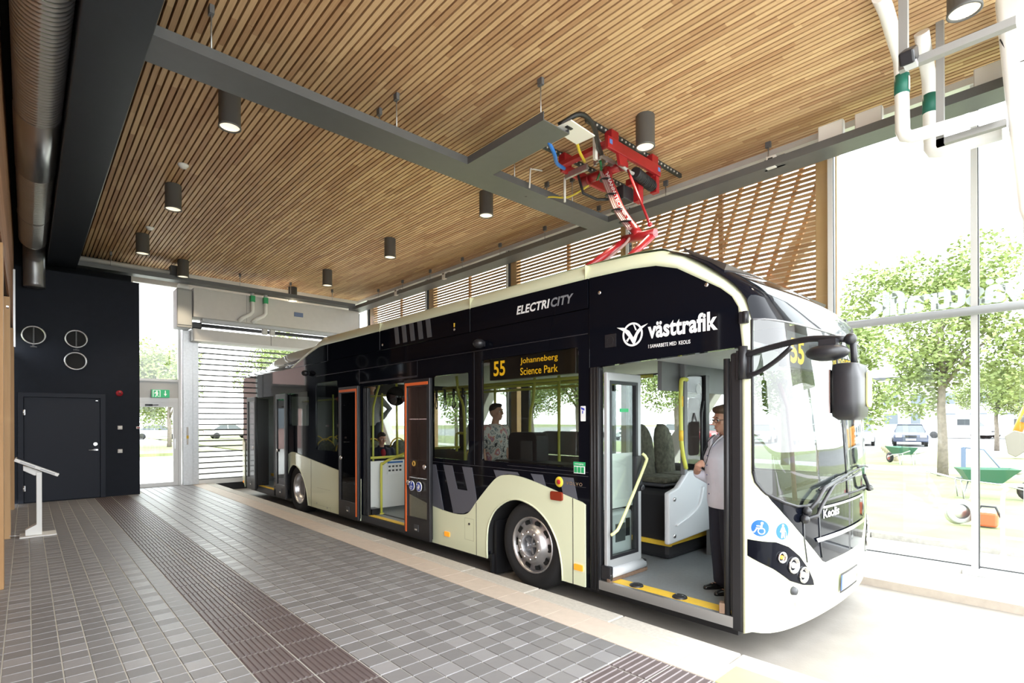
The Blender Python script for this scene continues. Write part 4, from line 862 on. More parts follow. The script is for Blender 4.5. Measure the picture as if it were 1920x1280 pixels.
for y, k in ((2.93,0),(2.75,1)):
    sg_ = MB().px(circ((y,.745),.068,24), 2.09, 2.10).build('door_sign', PRINT, l1); MB().px(circ((y,.745),.060,24), 2.087, 2.09).build('sign_disc', mat('deep_blue',(.015,.05,.35),.4), sg_); b = MB()
    if k == 0: b.px(circ((y-.004,.785),.010,8), 2.084, 2.087); b.px([(y-.006,.775),(y+.006,.775),(y+.008,.745),(y-.03,.742),(y-.03,.734),(y+.016,.734)], 2.084, 2.087); b.px([circ((y+.008,.722),.024,14),circ((y+.008,.722),.018,14)[::-1]], 2.084, 2.087)
    else: b.px(arc((y,.748),.032,PI*.5,PI*2,10)+[(y,.748)], 2.084, 2.087); b.px(circ((y-.018,.71),.008,8), 2.084, 2.087); b.px(circ((y+.018,.71),.008,8), 2.084, 2.087); b.px([(y+.03,.76),(y+.045,.78),(y+.04,.785),(y+.025,.765)], 2.084, 2.087)
    b.build('pictogram', PRINT, sg_)
MB().lathe([(.038,0),(.034,.014),(0,.016)], (2.10,3.03,.78), (-1,0,0), 16).build('door_button', CHROME, l1); MB().lathe([[.03,0],[.04,.01],[.03,.02],[.02,.01],[.03,0]], (2.118,2.9,1.05), (-1,0,0), 16).build('inner_handle', mat('handle_orange',(.5,.28,.05),.4), l1)
leaf_out(9.75,10.35,False,-1,CLEARG,'rear door leaf nearest the tail'); leaf_out(7.78,8.36,False,1,DARKG,'rear door leaf beside the rear wheel')
b = MB()
for y in (4.64,4.58,4.52): b.box(2.24,2.30,y-.022,y+.022,.1,2.18)
b.build('door_edge_seals', RUBBER, bus, bevel=.01)
b = MB()
for y in (10.15,10.05): b.box(2.24,2.5,y-.03,y+.03,.1,2.18)
b.build('door_edge_seals', RUBBER, bus, bevel=.01); MB().box(2.5,3.2,8.9,8.93,.1,1.05).build('rear_screen', WHITE, bus); MB().tube([(2.45,9.0,.1),(2.45,9.0,1.1),(2.9,9.0,1.12)], .022, 8).build('door_rail', YELLOW, bus); MB().box(2.6,2.66,8.9,10.2,.3,.36).build('podium_edge', YSTRIP, bus)
for x0 in (2.32,): MB().box(x0,x0+.14,4.5,4.68,.10,.2).box(x0,x0+.1,10.0,10.2,.1,.22).build('door_mechanism', PLBLACK, bus)
# ================================================================== CEILING SERVICES
SPM = mat('spiral_duct_steel', (.62,.62,.62), .3, .85)
du = thing('spiral_duct', 'round ribbed steel ventilation duct along the left of the ceiling', 'duct', (-1.70, 4, 4.95))
def ribbed(y0, y1, r, z, nm):
    prof = []; y = y0
    while y < y1-.001:
        prof += [(r,y),(r,y+.045),(r+.007,y+.052),(r+.007,y+.060),(r,y+.067)]; y += .067
    return MB().lathe([(a, min(h,y1)-y0) for a, h in prof], (-1.72,y0,z), (0,1,0), 28).build(nm, SPM, du)
ribbed(-3.6, 4.62, .2, 5.16, 'ribbed_section'); ribbed(6.45, 8.6, .2, 5.16, 'ribbed_section'); ribbed(8.64, 10.3, .2, 5.16, 'ribbed_section')
MB().lathe([(.205,0),(.213,.01),(.213,1.84),(.205,1.85)], (-1.72,4.61,5.16), (0,1,0), 28).build('smooth_coupling', STEEL, du)
MB().lathe([(.205,0),(.214,.008),(.214,.03),(.205,.04)], (-1.72,8.6,5.16), (0,1,0), 28).build('joint_band', GALV, du)
MB().tube(cat_rom([(-1.70,10.25,5.14),(-1.70,10.6,5.10),(-1.70,10.85,4.95),(-1.70,10.93,4.7),(-1.70,10.95,4.35)],5), .17, 24).build('elbow', mat('duct_dark_steel',(.28,.28,.29),.35,.8), du)
# downlights
lt = None
LABX = {(-.05,3.45):'grey cylinder downlight half hidden by the cross tray at the left', (-.05,6.70):'grey cylinder downlight in the middle of the left row', (-.05,9.78):'grey cylinder downlight farthest in the left row', (3.85,9.74):'small far grey cylinder downlight above the bus rear', (3.86,6.60):'grey cylinder downlight above the bus middle door', (3.91,3.48):'grey cylinder downlight just below the cross tray', (3.97,.40):'grey cylinder downlight beside the red charging arm', (4.06,-2.69):'large grey cylinder downlight at the top right corner', (3.84,12.1):'farthest grey cylinder downlight over the rear door', (.95,11.25):'grey cylinder downlight above the dark partition end', (-.05,.39):'grey cylinder downlight of the left row nearest the camera'}
for (x, y), lab in LABX.items():
    if lt is None:
        lt = thing('downlight', lab, 'ceiling lamp', (x, y, 5.5), 'cylinder downlights')
        MB().lathe([(0,0),(.115,0),(.118,-.004),(.118,-.375),(.122,-.378),(.122,-.40),(.108,-.40),(.104,-.385)], (x,y,5.5), (0,0,1), 28).build('body', mat('lamp_grey',(.10,.10,.098),.5), lt)
        MB().lathe([(.106,-.388),(.09,-.37),(.0,-.366)], (x,y,5.5), (0,0,1), 24).build('lens', LAMPGLOW, lt)
        x0, y0 = x, y
    else: clone(lt, (x-x0, y-y0, 0), lab, 'cylinder downlights')
    light('downlight_beam', 'SPOT', (x, y, 5.08), 16, (1,.84,.62), (0,0,0), spot_size=1.5, spot_blend=.6, shadow_soft_size=.09)
for x, y, lab in ((-.08,5.8,'white smoke detector nearer of two on the ceiling'),(-.01,9.2,'white smoke detector farther of two on the ceiling')):
    t = thing('smoke_detector', lab, 'detector', (x,y,5.5), 'smoke detectors')
    MB().lathe([(.07,0),(.07,-.02),(.055,-.03),(.045,-.05),(0,-.052)], (x,y,5.5), (0,0,1), 18).build('housing', WHITE, t); MB().lathe([(.075,.0),(.075,-.012),(.06,-.014)], (x,y,5.5), (0,0,1), 18).build('base', OFFWHITE, t)
# cable trays
TRAY = mat('tray_grey', (.115,.12,.125), .42, .2, var=.05)
def hanger(x, y, z0, par):
    h = MB().cyl((x,y,z0),(x,y,5.5),.008,n=6).build('hanger_rod', GALV, par); MB().box(x-.02,x+.02,y-.035,y+.035,5.42,5.5).build('hanger_bracket', mat('bracket_grey',(.12,.12,.125),.5), h)
def tray(nm, lab, x0, x1, y0, y1, z, along, hang):
    t = thing(nm, lab, 'cable tray', ((x0+x1)/2,(y0+y1)/2,z), 'suspended cable trays')
    w = .012
    MB().box(x0,x1,y0,y1,z,z+w).build('tray_base', TRAY, t)
    if along == 'x':
        for y in (y0,y1-w): MB().box(x0,x1,y,y+w,z+w,z+.10).build('side_flange', TRAY, t)
    else:
        for x in (x0,x1-w): MB().box(x,x+w,y0,y1,z+w,z+.10).build('side_flange', TRAY, t)
    for hx, hy in hang: hanger(hx, hy, z+.02, t)
    return t
tray('cross_tray', 'wide grey tray crossing the ceiling from the dark beam to the right wall', -1.02,5.45,2.10,2.55,5.0,'x',[(-.55,2.12),(1.4,2.12),(3.3,2.12),(4.55,2.12),(1.4,2.53),(4.4,2.53)])
tray('branch_tray', 'short grey tray branching towards the red charging arm', 2.44,2.88,.72,2.10,5.0,'y',[(2.46,.78)])
rt = tray('side_tray', 'long pale tray hung in front of the slatted screen', 5.45,5.80,-3.6,11.9,5.0,'y',[(5.78,-2.9),(5.78,-1.9),(5.78,-.4)]+[(5.78,1.2+k*1.35) for k in range(8)])
tray('rear_tray', 'pale tray across the rear wall above the air curtain', -1.0,5.45,11.45,11.75,5.05,'x',[(-.4,11.6),(1.0,11.6),(2.3,11.6),(3.6,11.6),(4.8,11.6)])
for x in (3.7,): MB().lathe([(0,0),(.02,0)], (x,2.3,4.999), (0,0,-1), 12).build('knockout_hole', RUBBER, bpy.data.objects['cross_tray'])
t = thing('insulated_pipe', 'pale insulated pipe along the rear ceiling above the partition', 'pipe', (-.1,11.6,5.25))
MB().cyl((-1.0,11.7,5.26),(.75,11.7,5.26),.06).build('pipe_run', OFFWHITE, t); MB().box(.75,.95,11.55,11.8,5.12,5.42).build('valve_box', DGREY, t)
b = MB()
for k in range(6): b.tube([(-.9+k*.1,11.52,5.11),(-.4+k*.15,11.6,5.12),(.3+k*.05,11.6,5.11)], .012, 5)
b.build('cable_bundle', OFFWHITE, t)
for x, y, lab in ((5.6,-1.22,'white junction box on the side tray at the end of the slats'),(5.62,-1.62,'white junction box above the bright gap beside the slats'),(5.6,-2.72,'white junction box on the side tray at the far right')):
    t = thing('junction_box', lab, 'junction box', (x,y,5.1), 'junction boxes on the side tray')
    MB().box(x,x+.09,y-.14,y+.14,5.10,5.36).build('box', OFFWHITE, t, bevel=.008); MB().box(x-.004,x+.001,y-.13,y+.13,5.11,5.35).build('lid', WHITE, t)
for x, y, lab in ((5.62,-.55,'small white sensor with dark slot on the side tray'),(5.6,6.9,'small pale sensor on the side tray above the bus middle'),(5.6,9.1,'small pale sensor on the side tray above the bus rear')):
    t = thing('tray_sensor', lab, 'sensor', (x,y,5.05), 'sensors on the side tray')
    MB().box(x-.16,x-.09,y-.06,y+.06,4.99,5.15).build('body', OFFWHITE, t, bevel=.008); MB().box(x-.165,x-.158,y-.03,y+.03,5.1,5.12).build('slot', PLBLACK, t); MB().box(x-.1,x-.06,y-.16,y+.1,5.0,5.14).build('bracket', TRAY, t)
# heating pipes, frame and white housing at the upper right
def hpipe(P, lab, zb, nm):
    t = thing('heating_pipe', lab, 'pipe', P[-1], 'white insulated heating pipes')
    MB().tube(P, .062, 16).build('insulation', WHITE, t)
    x, y = zb[0], zb[1]; MB().cyl((x,y,zb[2]),(x,y,zb[2]+.19),.0645,n=20).build('green_band', mat('band_green',(.01,.13,.09),.5), t)
    MB().box(x-.035,x+.0,y-.068,y-.06,zb[2]+.02,zb[2]+.15).build('band_label', OFFWHITE, t)
hpipe([(3.80,-2.14,5.43),(4.02,-2.14,5.42),(4.5,-2.14,5.26),(4.58,-2.14,5.22),(4.62,-2.14,5.12),(4.62,-2.15,4.52),(4.62,-2.17,4.46),(4.62,-2.23,4.43),(4.62,-2.86,4.40)], 'near white insulated pipe with a green band turning to the right', (4.62,-2.145,4.88), 'a')
hpipe([(4.64,-2.30,5.43),(4.72,-2.30,5.36),(4.95,-2.30,5.18),(5.0,-2.30,5.12),(5.02,-2.30,5.02),(5.02,-2.31,4.42),(5.02,-2.33,4.38),(5.02,-2.39,4.36),(5.02,-2.85,4.36)], 'far white insulated pipe with a green band behind the near one', (5.02,-2.305,4.78), 'b')
t = thing('steel_hanger_frame', 'square grey steel hanger frame at the upper right', 'frame', (4.0,-2.35,4.7))
FR = mat('frame_grey',(.24,.235,.225),.5)
MB().box(3.38,3.44,-2.42,-2.36,4.52,5.5).build('upright', FR, t); MB().box(4.70,4.76,-2.46,-2.40,4.30,5.5).build('upright', FR, t)
MB().box(3.38,3.44,-3.05,-2.36,4.46,4.52).build('crossbar', FR, t); MB().box(4.70,4.76,-2.9,-2.40,4.30,4.36).build('crossbar', FR, t)
t = thing('motion_sensor', 'small black sensor clamped to the grey steel frame', 'sensor', (3.3,-2.42,4.55))
MB().box(3.16,3.36,-2.50,-2.40,4.43,4.53, rot=Matrix.Rotation(-.6,3,'Y')).build('body', PLBLACK, t, bevel=.015); MB().box(3.21,3.32,-2.5,-2.42,4.40,4.43).build('lens', LGREY, t); MB().tube([(3.3,-2.44,4.53),(3.36,-2.43,4.58),(3.41,-2.42,4.52)], .012, 6).build('clamp', PLBLACK, t)
t = thing('door_housing', 'big white rounded housing at the right edge of the hall', 'housing', (5.2,-3.1,3.6))
b = MB(); rows = []
for z, y1 in ((2.2,-3.03),(3.42,-3.0),(3.5,-2.975),(4.6,-2.885),(5.48,-2.82)):
    rows.append([(4.7,-3.5,z),(4.7,y1-.06,z),(4.72,y1-.015,z),(4.78,y1,z),(5.36,y1+.01,z),(5.43,y1-.05,z),(5.43,-3.5,z)])
b.grid(rows); b.build('shell', WHITE, t); MB().box(4.695,5.43,-3.5,-3.02,3.45,3.456).build('joint', LGREY, t)
MB().tube(cat_rom([(4.72,-2.86,5.1),(4.71,-2.95,4.86),(4.70,-3.05,4.82),(4.69,-3.3,4.86)],5), .006, 5).build('loose_wire', PLBLACK, t)

# ================================================================== CHARGING PANTOGRAPH
pg = thing('charging_pantograph', 'red overhead charging arm reaching down to the bus roof', 'charger', (3.2, .6, 5.5))
def bx2(p, q, w, h, nm, m, par):
    p, q = Vector(p), Vector(q); d = q-p; L = d.length; rot = d.to_track_quat('Y','Z').to_matrix(); c = (p+q)/2
    b = MB(); b.add([rot @ Vector((sx*w/2, sy*L/2, sz*h/2))+c for sx in (-1,1) for sy in (-1,1) for sz in (-1,1)], [(0,1,3,2),(4,6,7,5),(0,4,5,1),(2,3,7,6),(0,2,6,4),(1,5,7,3)]); return b.build(nm, m, par, bevel=.008)
for y, x0, x1 in ((.92,3.43,5.75),(1.74,3.45,5.6)):
    rl = MB().box(x0,x1,y-.02,y+.02,5.44,5.5).build('ceiling_rail', mat('rail_dark',(.03,.035,.035),.5), pg)
    b = MB()
    for k in range(int((x1-x0)/.09)): b.box(x0+k*.09,x0+k*.09+.02,y-.035,y-.02,5.45,5.47)
    b.build('rail_bolts', OFFWHITE, rl)
for y in (.84,1.66):
    for x in (3.82,4.78): MB().box(x,x+.16,y-.03,y+.09,5.28,5.46).build('hanger_plate', RED, pg, bevel=.01)
fb = bx2((3.70,.80,5.24),(4.95,.80,5.24),.05,.15,'frame_beam',RED,pg); bx2((3.78,1.66,5.24),(4.8,1.66,5.24),.05,.13,'frame_beam',RED,pg)
for x in (3.76,4.90): MB().box(x-.03,x+.03,.773,.776,5.22,5.28).build('beam_badge', mat('badge_blue',(.1,.2,.5),.5), fb)
bx2((3.78,.82,5.26),(3.78,1.66,5.26),.10,.06,'cross_member',RED,pg); bx2((4.86,.82,5.2),(4.86,1.3,5.2),.08,.10,'cross_member',RED,pg)
MB().add([(3.90,.79,5.30),(4.16,.79,5.22),(4.10,.79,5.05),(3.98,.79,5.03),(3.90,.83,5.30),(4.16,.83,5.22),(4.10,.83,5.05),(3.98,.83,5.03)],[(0,1,2,3),(4,7,6,5),(0,4,5,1),(1,5,6,2),(2,6,7,3),(3,7,4,0)]).build('gusset_plate', RED, pg)
MB().cyl((4.20,.86,5.13),(4.20,1.62,5.15),.062,n=18).build('cross_tube', RED, pg)
b = MB()
for y in (.92,1.5): b.cyl((4.20,y-.02,5.13),(4.20,y+.02,5.13),.07,n=18)
b.build('tube_clamp', mat('dark_red',(.22,.01,.015),.4), pg)
ap = cat_rom([(4.21,1.20,5.16),(4.12,1.10,5.0),(3.95,.88,4.68),(3.78,.66,4.36),(3.64,.44,4.10),(3.55,.28,3.93)],5)
am = MB().tube(ap, [.075]*5+[.055]*(len(ap)-5), 14).build('upper_arm', RED, pg, label='red upper arm with white lettering')
b = MB()
for kk in (.012,.040,.066,.092):
    b.tube([(p.x-.736*kk-.03, p.y+.677*kk-.035, p.z-.015) for i, p in enumerate(ap)], .015, 6)
b.build('hose_bundle', mat('hose_pink',(.33,.20,.19),.5), am)
for i in (6,11,16,21):
    p = ap[i]; MB().sph((p.x-.05,p.y+.01,p.z-.01), (.09,.09,.012), 14, 6).build('hose_tie', RUBBER, am)
b = MB(); n0 = 7; LT = 'EHMANN-TECHNIK'
L0 = (ap[23]-ap[n0]).length
e1 = (ap[22]-ap[6]).normalized(); nrm = Vector((-.75,-.54,-.37)); nrm = (nrm-e1*nrm.dot(e1)).normalized(); rgt = e1.cross(nrm).normalized()
if rgt.x < 0: rgt = -rgt
def fwd(a, c):
    t = 4+a/L0*19; i = int(t); p = ap[i].lerp(ap[min(i+1,25)], t-i); return p+rgt*(-.006+c)+nrm*.060
text(b, LT, fwd, L0*.84, .045, .02); b.add([fwd(L0*.88,0),fwd(L0*.95,0),fwd(L0*.95,.045),fwd(L0*.88,.045)], [(0,1,2,3)]); b.build('lettering', PRINT, am)
MB().cyl((4.30,.78,5.02),(4.85,.86,5.02),.075,n=20).build('air_spring', mat('bellows_black',(.012,.013,.016),.5), pg)
b = MB()
for k in range(12): b.cyl((4.33+k*.042,.785+k*.006,5.02),(4.35+k*.042,.788+k*.006,5.02),.081,n=20)
b.build('bellows_ribs', mat('bellows_black',(.012,.013,.016),.5), pg)
MB().box(4.86,4.94,.80,.90,4.93,5.16).build('spring_bracket', RED, pg); MB().box(4.28,4.52,.95,1.2,4.72,4.92).build('actuator', PLBLACK, pg, bevel=.02); MB().box(4.52,4.56,.97,1.16,4.74,4.90).build('actuator_plate', LGREY, pg); MB().box(4.5,4.62,.86,.94,4.72,5.0).build('actuator_bracket', RED, pg)
MB().cyl((4.05,.72,4.95),(3.62,.12,3.98),.016,n=8).build('control_rod', RED, pg); MB().sph((3.60,.10,3.95),.03,12,8).build('rod_joint', RED, pg)
MB().cyl((3.52,.42,3.83),(3.50,-.04,3.79),.05,n=14).build('fork_bar', RED, pg); MB().cyl((3.55,.30,3.95),(3.52,.2,3.82),.06,n=12).build('elbow_joint', RED, pg)
la = MB().tube([(3.50,.38,3.80),(3.20,.58,3.54),(2.95,.74,3.33)], .045, 10).build('lower_arm', RED, pg); lb = MB().tube([(3.50,.0,3.77),(3.28,.08,3.56),(3.04,.16,3.33)], .042, 10).build('lower_arm', RED, pg)
MB().tube([(3.52,.05,3.80),(3.25,.17,3.50),(3.10,.25,3.34)], .018, 8).build('parallel_rod', mat('red_orange',(.62,.06,.03),.35), pg)
MB().tube([(3.47,.42,3.78),(3.2,.62,3.50),(2.95,.80,3.32)], .022, 8).build('black_cable', RUBBER, la); MB().tube(cat_rom([(3.56,.25,3.93),(3.47,.3,3.80),(3.40,.36,3.70),(3.2,.55,3.48),(3.0,.68,3.33)],4), .018, 6).build('hose', mat('hose_pink',(.33,.20,.19),.5), la)
for y in (.14,.76): MB().box(2.88,3.12,y-.10,y+.10,3.255,3.34).build('contact_shoe', DGREY, pg, bevel=.01)
for x in (2.75,3.02,3.3): MB().box(x,x+.05,-.4,1.6,3.235,3.262).build('roof_contact_rail', ALU, pg)
# manifold, valves and connections at the frame
b = MB()
for k in range(9): b.box(3.84+k*.045,3.87+k*.045,1.02+.07*(k%3),1.06+.07*(k%3),5.14,5.24+.02*(k%2))
b.box(3.82,4.22,.98,1.02,5.16,5.20).box(3.9,3.94,1.3,1.7,5.12,5.2); b.build('valve_manifold', GALV, pg)
b = MB()
for k in range(5): b.box(3.86+k*.08,3.89+k*.08,1.0,1.03,5.2,5.23)
b.build('valve_caps', YSTRIP, pg)
MB().tube([(3.66,.96,5.42),(3.66,.96,5.14),(3.68,.96,5.06)], .022, 8).box(3.64,3.69,.94,.98,5.05,5.36).tube([(3.66,.96,5.38),(3.82,.96,5.30)], .016, 6).build('limit_bracket', OFFWHITE, pg)
MB().tube([(3.72,1.98,5.28),(3.52,2.02,5.26),(3.50,2.02,4.98)], .012, 6).build('side_bracket', OFFWHITE, pg); MB().tube([(3.92,1.72,5.15),(3.92,1.72,4.80)], .018, 8).build('drop_link', OFFWHITE, pg)
MB().tube([(3.96,1.5,5.12),(4.0,1.44,4.86),(4.2,1.35,4.80),(4.35,1.2,4.80)], .02, 6).build('black_link', RUBBER, pg)
for nm, col, Pp, r in (('power_cable_black',(.012,.012,.012),[(2.78,.80,5.10),(2.95,.62,5.22),(3.25,.66,5.22),(3.60,.86,5.18),(3.85,1.0,5.2)],.03), ('cable_blue',(.02,.16,.55),[(2.84,1.02,5.02),(3.05,1.12,4.98),(3.35,1.35,5.04),(3.72,1.55,5.16)],.025), ('cable_yellow',(.65,.50,.03),[(2.88,.80,5.08),(3.15,.86,5.10),(3.45,1.05,5.12),(3.8,1.25,5.18)],.02), ('earth_cable',(.60,.48,.05),[(4.2,1.5,5.05),(4.1,1.8,4.95),(4.0,2.05,5.0),(3.95,2.2,5.02)],.013), ('green_cable',(.02,.16,.05),[(3.95,1.1,5.18),(4.1,1.2,5.14),(4.2,1.35,5.08)],.018), ('grey_hose',(.35,.34,.33),[(4.05,.9,5.12),(4.25,.82,5.02),(4.35,.80,5.02)],.024)):
    MB().tube(cat_rom(Pp,5), r, 8).build(nm, mat(nm, col, .45), pg)
t = thing('cable_cover', 'small white cover plate at the end of the branch tray', 'cover', (2.9,.8,5.05)); MB().box(2.75,3.22,.60,.88,5.06,5.075, rot=Matrix.Rotation(.06,3,'Z')).build('plate', WHITE, t, bevel=.005); MB().box(2.80,2.9,.68,.72,5.052,5.06).build('slot', PLBLACK, t)
# info stand
t = thing('info_stand', 'white info stand with a tilted dark screen by the left wall', 'info stand', (-1.70,6.9,0))
MB().box(-1.90,-1.50,6.74,7.10,.0,.018).build('base', WHITE, t, bevel=.006)
MB().py([(-1.84,.02),(-1.66,.02),(-1.66,.92),(-1.72,.92),(-1.72,.17),(-1.84,.10)], 6.82, 7.0).build('column', WHITE, t, bevel=.006)
MB().py([(-1.86,1.02),(-1.80,1.0),(-1.66,.92),(-1.68,.88),(-1.74,.87),(-1.86,.95)], 6.84, 6.98).build('bracket', WHITE, t, bevel=.006)
st = Matrix.Rotation(.49,3,'Y'); c0 = Vector((-1.715,6.92,.985))
def tb(x0,x1,y0,y1,z0,z1): return MB().add([st @ Vector((x,y,z))+c0 for x in (x0,x1) for y in (y0,y1) for z in (z0,z1)], [(0,1,3,2),(4,6,7,5),(0,4,5,1),(2,3,7,6),(0,2,6,4),(1,5,7,3)])
sh = tb(-.265,.265,-.17,.20,-.02,.025).build('screen_housing', WHITE, t, bevel=.008); tb(-.25,.25,-.155,.185,.025,.032).build('screen', mat('screen_glass',(.012,.015,.017),.08), sh)
for a in (-.2,.04): tb(a,a+.18,-.172,-.168,-.008,.012).build('slot', LGREY, sh)
MB().tube([(-1.88,6.86,.03),(-2.0,6.84,.04)], .008, 6).build('cable', ALU, t)
# pipes at the rear air curtain
for x, lab in ((2.62,'left white pipe with green label at the rear air curtain'),(2.95,'right white pipe with green label at the rear air curtain')):
    t = thing('curtain_pipe', lab, 'pipe', (x,11.6,4.3), 'pipes at the rear air curtain')
    MB().tube([(x,11.65,5.05),(x,11.65,4.55),(x-.06,11.65,4.48),(x-.25,11.65,4.36),(x-.32,11.7,4.28)], .05, 12).build('insulation', WHITE, t); MB().box(x-.055,x+.055,11.59,11.71,4.82,4.98).build('green_label', GREEN, t)
# ================================================================== PEOPLE
def chain(mb, pts, n=12):
    """tapered limb: list of (point, radius) with rounded ends"""
    mb.tube([p for p, r in pts], [r for p, r in pts], n)
    for p, r in (pts[0], pts[-1]): mb.sph(p, r, n, 8)
def ell(mb, rows, n=18):
    """torso-like loft: rows of (z, cx, cy, rx, ry)"""
    R_ = [[(cx+rx*math.cos(a), cy+ry*math.sin(a), z) for a in [2*PI*k/n for k in range(n)]] for z, cx, cy, rx, ry in rows]
    mb.grid(R_, True, True); mb.add(R_[0], [tuple(range(n))]); mb.add(R_[-1], [tuple(range(n))])
def hand(mb, w, d, up, s=1., curl=.5, left=1):
    """wrist point w, direction d to the fingertips, palm normal up; five bent fingers"""
    w, d, up = Vector(w), Vector(d).normalized(), Vector(up).normalized(); sd = d.cross(up).normalized()
    mb.sph(w+d*.045*s, (.036*s,.036*s,.03*s), 12, 8); mb.sph(w+d*.065*s, (.038*s,.038*s,.026*s), 12, 8)
    for i, (o, l) in enumerate(((-.030,.062),(-.010,.075),(.010,.070),(.029,.055))):
        a = w+d*.085*s+sd*o*s; b = a+(d*math.cos(curl*.7)-up*math.sin(curl*.7))*l*.5*s; c = b+(d*math.cos(curl*2)-up*math.sin(curl*2))*l*.5*s
        mb.tube([w+d*.06*s+sd*o*.8*s, a, b, c], [.0105*s,.0098*s,.009*s,.0075*s], 8); mb.sph(c, .0075*s, 8, 5)
    a = w+d*.035*s-sd*.03*left*s; b = a+(d*.6-sd*.75*left).normalized()*.032*s; c = b+(d*.9-sd*.25*left-up*.3).normalized()*.03*s
    mb.tube([w+d*.03*s, a, b, c], [.015*s,.013*s,.0105*s,.0085*s], 8); mb.sph(c, .0085*s, 8, 5)
def head(mb, c, yaw=0., nod=0., s=1.):
    """head facing -y (turned by yaw, nodded by nod); returns a placing function for facial parts"""
    M = Matrix.Rotation(yaw,3,'Z') @ Matrix.Rotation(nod,3,'X'); c = Vector(c)
    q = lambda x, y, z: c+M @ (Vector((x,y,z))*s)
    mb.sph(q(0,.012,.02), (.075*s,.094*s,.098*s), 18, 12, M); mb.sph(q(0,-.022,-.035), (.058*s,.066*s,.078*s), 16, 10, M); mb.sph(q(0,-.058,-.086), (.028*s,.025*s,.022*s), 10, 8, M)
    mb.tube([q(0,-.078,.028),q(0,-.096,.0),q(0,-.110,-.022)], [.009*s,.012*s,.015*s], 8); mb.sph(q(0,-.104,-.024), (.016*s,.015*s,.011*s), 10, 6, M)
    mb.sph(q(0,-.079,.036), (.05*s,.016*s,.011*s), 12, 6, M); mb.sph(q(0,-.083,-.056), (.024*s,.010*s,.006*s), 10, 6, M); mb.sph(q(0,-.082,-.066), (.021*s,.010*s,.006*s), 10, 6, M)
    for x in (-1,1): mb.sph(q(.076*x,.012,-.01), (.010*s,.020*s,.032*s), 10, 8, M); mb.sph(q(.042*x,-.062,-.015), (.022*s,.018*s,.02*s), 10, 8, M)
    return q, M
def face_parts(q, M, par, xf, s=1., lip=(.42,.16,.14), brow=(.06,.035,.02)):
    for x in (-.031,.031):
        e = MB().sph(q(x,-.078,.010), .0108*s, 12, 8); e = put_xf(e, 'eye', mat('eye_white',(.7,.68,.64),.3), par, xf); put_xf(MB().sph(q(x,-.0868,.008), .0055*s, 8, 6), 'iris', mat('iris_dark',(.03,.02,.015),.3), e, xf)
        put_xf(MB().tube([q(x-.017,-.088,.030),q(x,-.094,.036),q(x+.017,-.088,.031)], .0035*s, 5), 'eyebrow', mat('brow%.2f' % brow[0], brow, .8), par, xf)
    put_xf(MB().tube([q(-.020,-.088,-.061),q(0,-.094,-.0605),q(.020,-.088,-.061)], .0045*s, 6, flat=.7), 'lips', mat('lips%.2f' % lip[0], lip, .5), par, xf)
def put_xf(mb, nm, m, par, xf, bevel=0):
    mb.v = [tuple(xf @ Vector(v)) for v in mb.v]; return mb.build(nm, m, par, bevel)
def remesh(mb, nm, m, par, xf, vox=.008, it=6, **k):
    mb.v = [tuple(xf @ Vector(v)) for v in mb.v]
    me = bake([('REMESH', dict(mode='VOXEL', voxel_size=vox)), ('SMOOTH', dict(factor=.5, iterations=it))], mb, nm); return put(nm, me, m, par, **k)
def XF(x, y, z, rz): return Matrix.Translation((x,y,z)) @ Matrix.Rotation(rz,4,'Z')
# ---- driver standing in the front door
xf = XF(2.79,-1.185,.10,-2.15)
B = MB()
ell(B, [(.80,0,.0,.145,.105),(.9,0,.005,.165,.12),(1.02,0,0,.135,.10),(1.15,0,-.01,.145,.115),(1.26,0,-.01,.155,.11),(1.34,0,.01,.15,.085),(1.385,0,.02,.09,.065)])
for s_ in (-1,1): chain(B, [((.085*s_,.0,.84),.088),((.085*s_,-.005,.45),.058),((.085*s_,.02,.25),.052),((.085*s_,.02,.07),.036)]); chain(B, [((.085*s_,.03,.035),.032),((.09*s_,-.07,.025),.030),((.09*s_,-.125,.018),.020)])
chain(B, [((0,.02,1.36),.055),((0,.0,1.45),.048)]); q, M = head(B, (0,-.012,1.535), .12, .12)
chain(B, [((-.165,.01,1.335),.058),((-.215,.05,1.08),.044),((-.20,-.04,.98),.040),((-.13,-.20,1.07),.033),((-.06,-.235,1.10),.027)]); hand(B, (-.065,-.235,1.10), (.75,-.1,.55), (-.2,-1,.1), .95, 1.25, -1)
chain(B, [((.165,.01,1.335),.058),((.215,.04,1.08),.045),((.225,.0,.92),.036),((.225,-.04,.80),.027)]); hand(B, (.225,-.04,.80), (0,-.15,-1), (.9,0,0), .95, .6, -1)
w1 = remesh(B, 'person', SKIN, None, xf, .0065, 4, label='person in white shirt and dark trousers standing at the front door', cat='person')
face_parts(q, M, w1, xf, 1, brow=(.05,.03,.02))
S = MB(); ell(S, [(.755,0,0,.175,.13),(.80,0,-.005,.178,.135),(.95,0,-.01,.165,.135),(1.1,0,-.025,.168,.142),(1.2,0,-.03,.172,.148),(1.28,0,-.012,.172,.125),(1.34,0,.008,.16,.095),(1.385,0,.02,.10,.075)], 22)
chain(S, [((-.165,.01,1.33),.072),((-.22,.05,1.08),.06),((-.205,-.035,.985),.056),((-.15,-.17,1.05),.048)]); chain(S, [((.165,.01,1.33),.072),((.22,.04,1.08),.062),((.23,.0,.93),.055)])
remesh(S, 'shirt', mat('white_lilac_shirt',(.70,.70,.80),.75,var=.04,scale=12,bump=.25,bscale=9), w1, xf, .008, 5)
